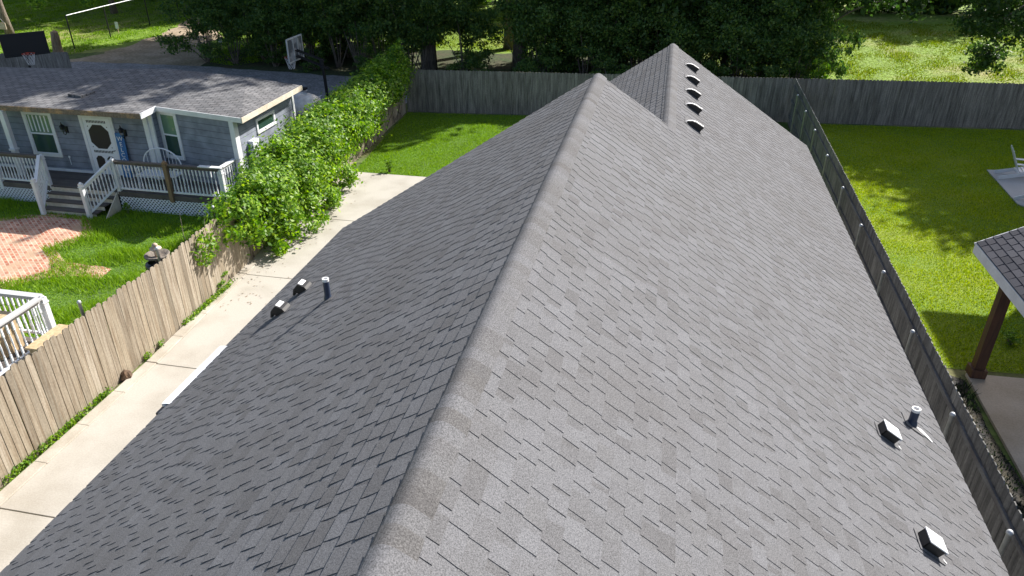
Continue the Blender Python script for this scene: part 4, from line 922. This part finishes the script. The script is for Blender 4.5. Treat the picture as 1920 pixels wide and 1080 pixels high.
for x in [-26 + 1.35 * k for k in range(25)]:
    if -10.9 < x < -8.0: continue
    for row, y in enumerate((39.6, 42.2, 44.6)):
        xx = x + rs.uniform(-.5, .5) + row * .8
        if row and (-14 - row < xx < -8.4): continue
        if xx > 7: continue
        P_ = rs.choice((B1, B1, B2)); P_.put((xx, y + rs.uniform(-.7, .7) - (1.2 if x > -6 else 0), 0), rs.uniform(0, 6), rs.uniform(.95, 1.3), SLB, 'shrub', SG)
for x, y, s_ in ((-19, 38.4, .6), (-15.6, 38.2, .7), (-13.9, 37.9, .6), (-6.3, 36.0, .9), (-2.5, 35.5, .9), (1.2, 36.2, .9), (4.6, 36.6, .9), (6.8, 37.8, .8), (-21.6, 39, .55)): B3.put((x, y, 0), rs.uniform(0, 6), s_, SLB, 'shrub', SG)
B3.put((-9.6, 36.6, 0), 1, (.95, .8, .62), 'low shrub just behind the grey fence below the sunlit gap in the wood', 'shrub')
B3.put((-10.9, 41.2, 0), 1, (.7, .7, .45), 'small low shrub standing in front of the lit field inside the gap', 'shrub')
B4 = shrub_proto('garden_shrub', 14, 1.5, .55, 900, .11, 'hedge_leaf', lo=.2)
B4.put((6.9, 35.6, 0), 0, (1.1, 1.1, 1.5), 'bright green shrub poking above the grey fence where the side fence meets it', 'shrub')
B4.put((8.1, 15.75, 0), 0, (.4, .4, .2), 'small weed growing in the shaded right lawn near the brown post', 'weed')
B4.put((-9.3, 23.6, 0), 0, (.35, .35, .32), 'pale green weed at the end of the concrete driveway', 'weed')
B4.put((-10.52, 14.55, 0), 0, (.35, .7, .3), 'green weed at the foot of the tan fence just before the hedge', 'weed')
B4.put((-15.9, 18.3, 0), 2, (.35, .2, .3), 'small weed growing against the white lattice skirt', 'weed')
B3.put((7.5, 39.6, 0), 1, (1.1, 1.1, 1.9), 'tall brown-green bush at the right end of the wood beside the open field', 'shrub')
# far wood closing the view
rg = np.random.default_rng(31); fb = []
for k in range(64):
    x = -75 + k * 2.3 + rg.uniform(-.8, .8); y = 66.4 + rg.uniform(-1.2, 1.2) + (-3 if x < -5 else 0); fb.append(((x, y, 2.0), (2.0, 1.6, 2.2))); fb.append(((x + 1.1, y + .4, 1.6), (1.8, 1.4, 1.8))); fb.append(((x + .5, y + 4, 2.6), (2.4, 2.0, 3.0))); fb.append(((x + 1, y + 1.5, 6.0), (3.2, 2.4, 3.6))); 
    if x < 27: fb.append(((x, y + 2, 9.5), (3.4, 2.4, 3.6))); fb.append(((x + 1, y + 3, 13.0), (3.2, 2.4, 2.8)))
C, D = clumped(200000, fb, rg, .3); C = C[C[:, 2] > .05]; tag(npmesh('far_wood', leaves(C, .55, rg, .1), 4, 'brush_leaf'), 'dark far wood beyond the open field, one mass of foliage', 'wood', kind='stuff')
# weeds at the foot of the left fence
rg = np.random.default_rng(41); Cs = []
for yc, n_, sp_ in ((6.0, 200, .5), (8.9, 420, .75), (7.9, 300, .5), (9.9, 160, .25), (11.35, 60, .12), (11.8, 60, .1), (13.6, 500, .6), (14.4, 300, .4), (12.9, 140, .3)):
    a = np.column_stack([rg.normal(-10.34, .028, n_), rg.normal(yc, sp_ * .5, n_), rg.uniform(.02, .17, n_)]); Cs.append(a)
Cs = np.concatenate(Cs); tag(npmesh('fence_weeds', leaves(Cs, .05, rg), 4, 'hedge_leaf'), 'green weeds growing along the foot of the tan fence beside the driveway', 'weeds', kind='stuff')
YARD = [(-24, 4), (-10.52, 4), (-10.52, 13), (-11.0, 22), (-12.2, 22), (-12.4, 18.55), (-24, 18.55)]
grass('yard_grass', YARD, 900, .12, 'blade_lush', 'shaggy green grass of the left yard round the brick path', 1, .02, .011, clump=.7, holes=([(-21, 13.9), (-18.2, 13.2), (-16.1, 13.65), (-15.5, 14.45), (-16.0, 15.1), (-16.6, 15.5), (-16.2, 16.6), (-17.0, 17.6), (-18.2, 17.6), (-20.3, 16.6), (-19.3, 15.2)], [(-15.5, 8.9), (-11.9, 8.9), (-11.9, 10.9), (-15.5, 10.9)]))
grass('lawn_grass', LAWN_L, 1300, .055, 'blade_lush', 'mown green grass of the back lawn behind the driveway', 2, .004, .010, clump=.2)
grass('side_lawn_grass', [(5.3, 14.7), (6.6, 14.5), (9, 14.6), (16, 20), (16, 33.8), (5.5, 32.8)], 1100, .05, 'blade_lime', 'mown lime green grass of the right lawn beyond the side fence', 3, .008, .010, clump=.25, holes=(SLAB,))
grass('bed_plants', BED, 420, .07, 'blade_dark', 'thin green ground cover in the dark mulch strip', 4, .01, .012, clump=1.6)
grass('field_tufts', [(3, 36), (26, 36.5), (30, 62), (-20, 62), (-20, 46), (2, 45)], 110, .075, 'blade_dry', 'rough dry grass tufts of the open field beyond the fence', 5, .004, .03, clump=.9)
grass('far_lawn_grass', [(-60, 34), (-37, 36), (-29, 40), (-24, 38.5), (-20, 44), (-30, 62), (-60, 62)], 110, .08, 'blade_lush', 'rough green grass of the far left lawn', 6, .004, .03, clump=.9, holes=([(-36, 35.6), (-34, 46), (-38, 60), (-35, 60), (-29.6, 46.5), (-25.5, 38)],))

# litter and twigs on the concrete by the hedge, debris on the old roof
rg = np.random.default_rng(51); n_ = 180; yy = rg.uniform(13.5, 23, n_); xx = -10.0 + np.abs(rg.normal(0, .42, n_)) - (yy - 13) * .03
L_ = leaves(np.column_stack([xx, yy, np.full(n_, .043)]), .05, rg); L_[:, :, 2] = .036 + (L_[:, :, 2] - .043) * .25 + .007
tag(npmesh('leaf_litter', L_, 4, 'stump_wood'), 'dry leaf litter scattered on the concrete under the hedge', 'leaf litter', kind='stuff')
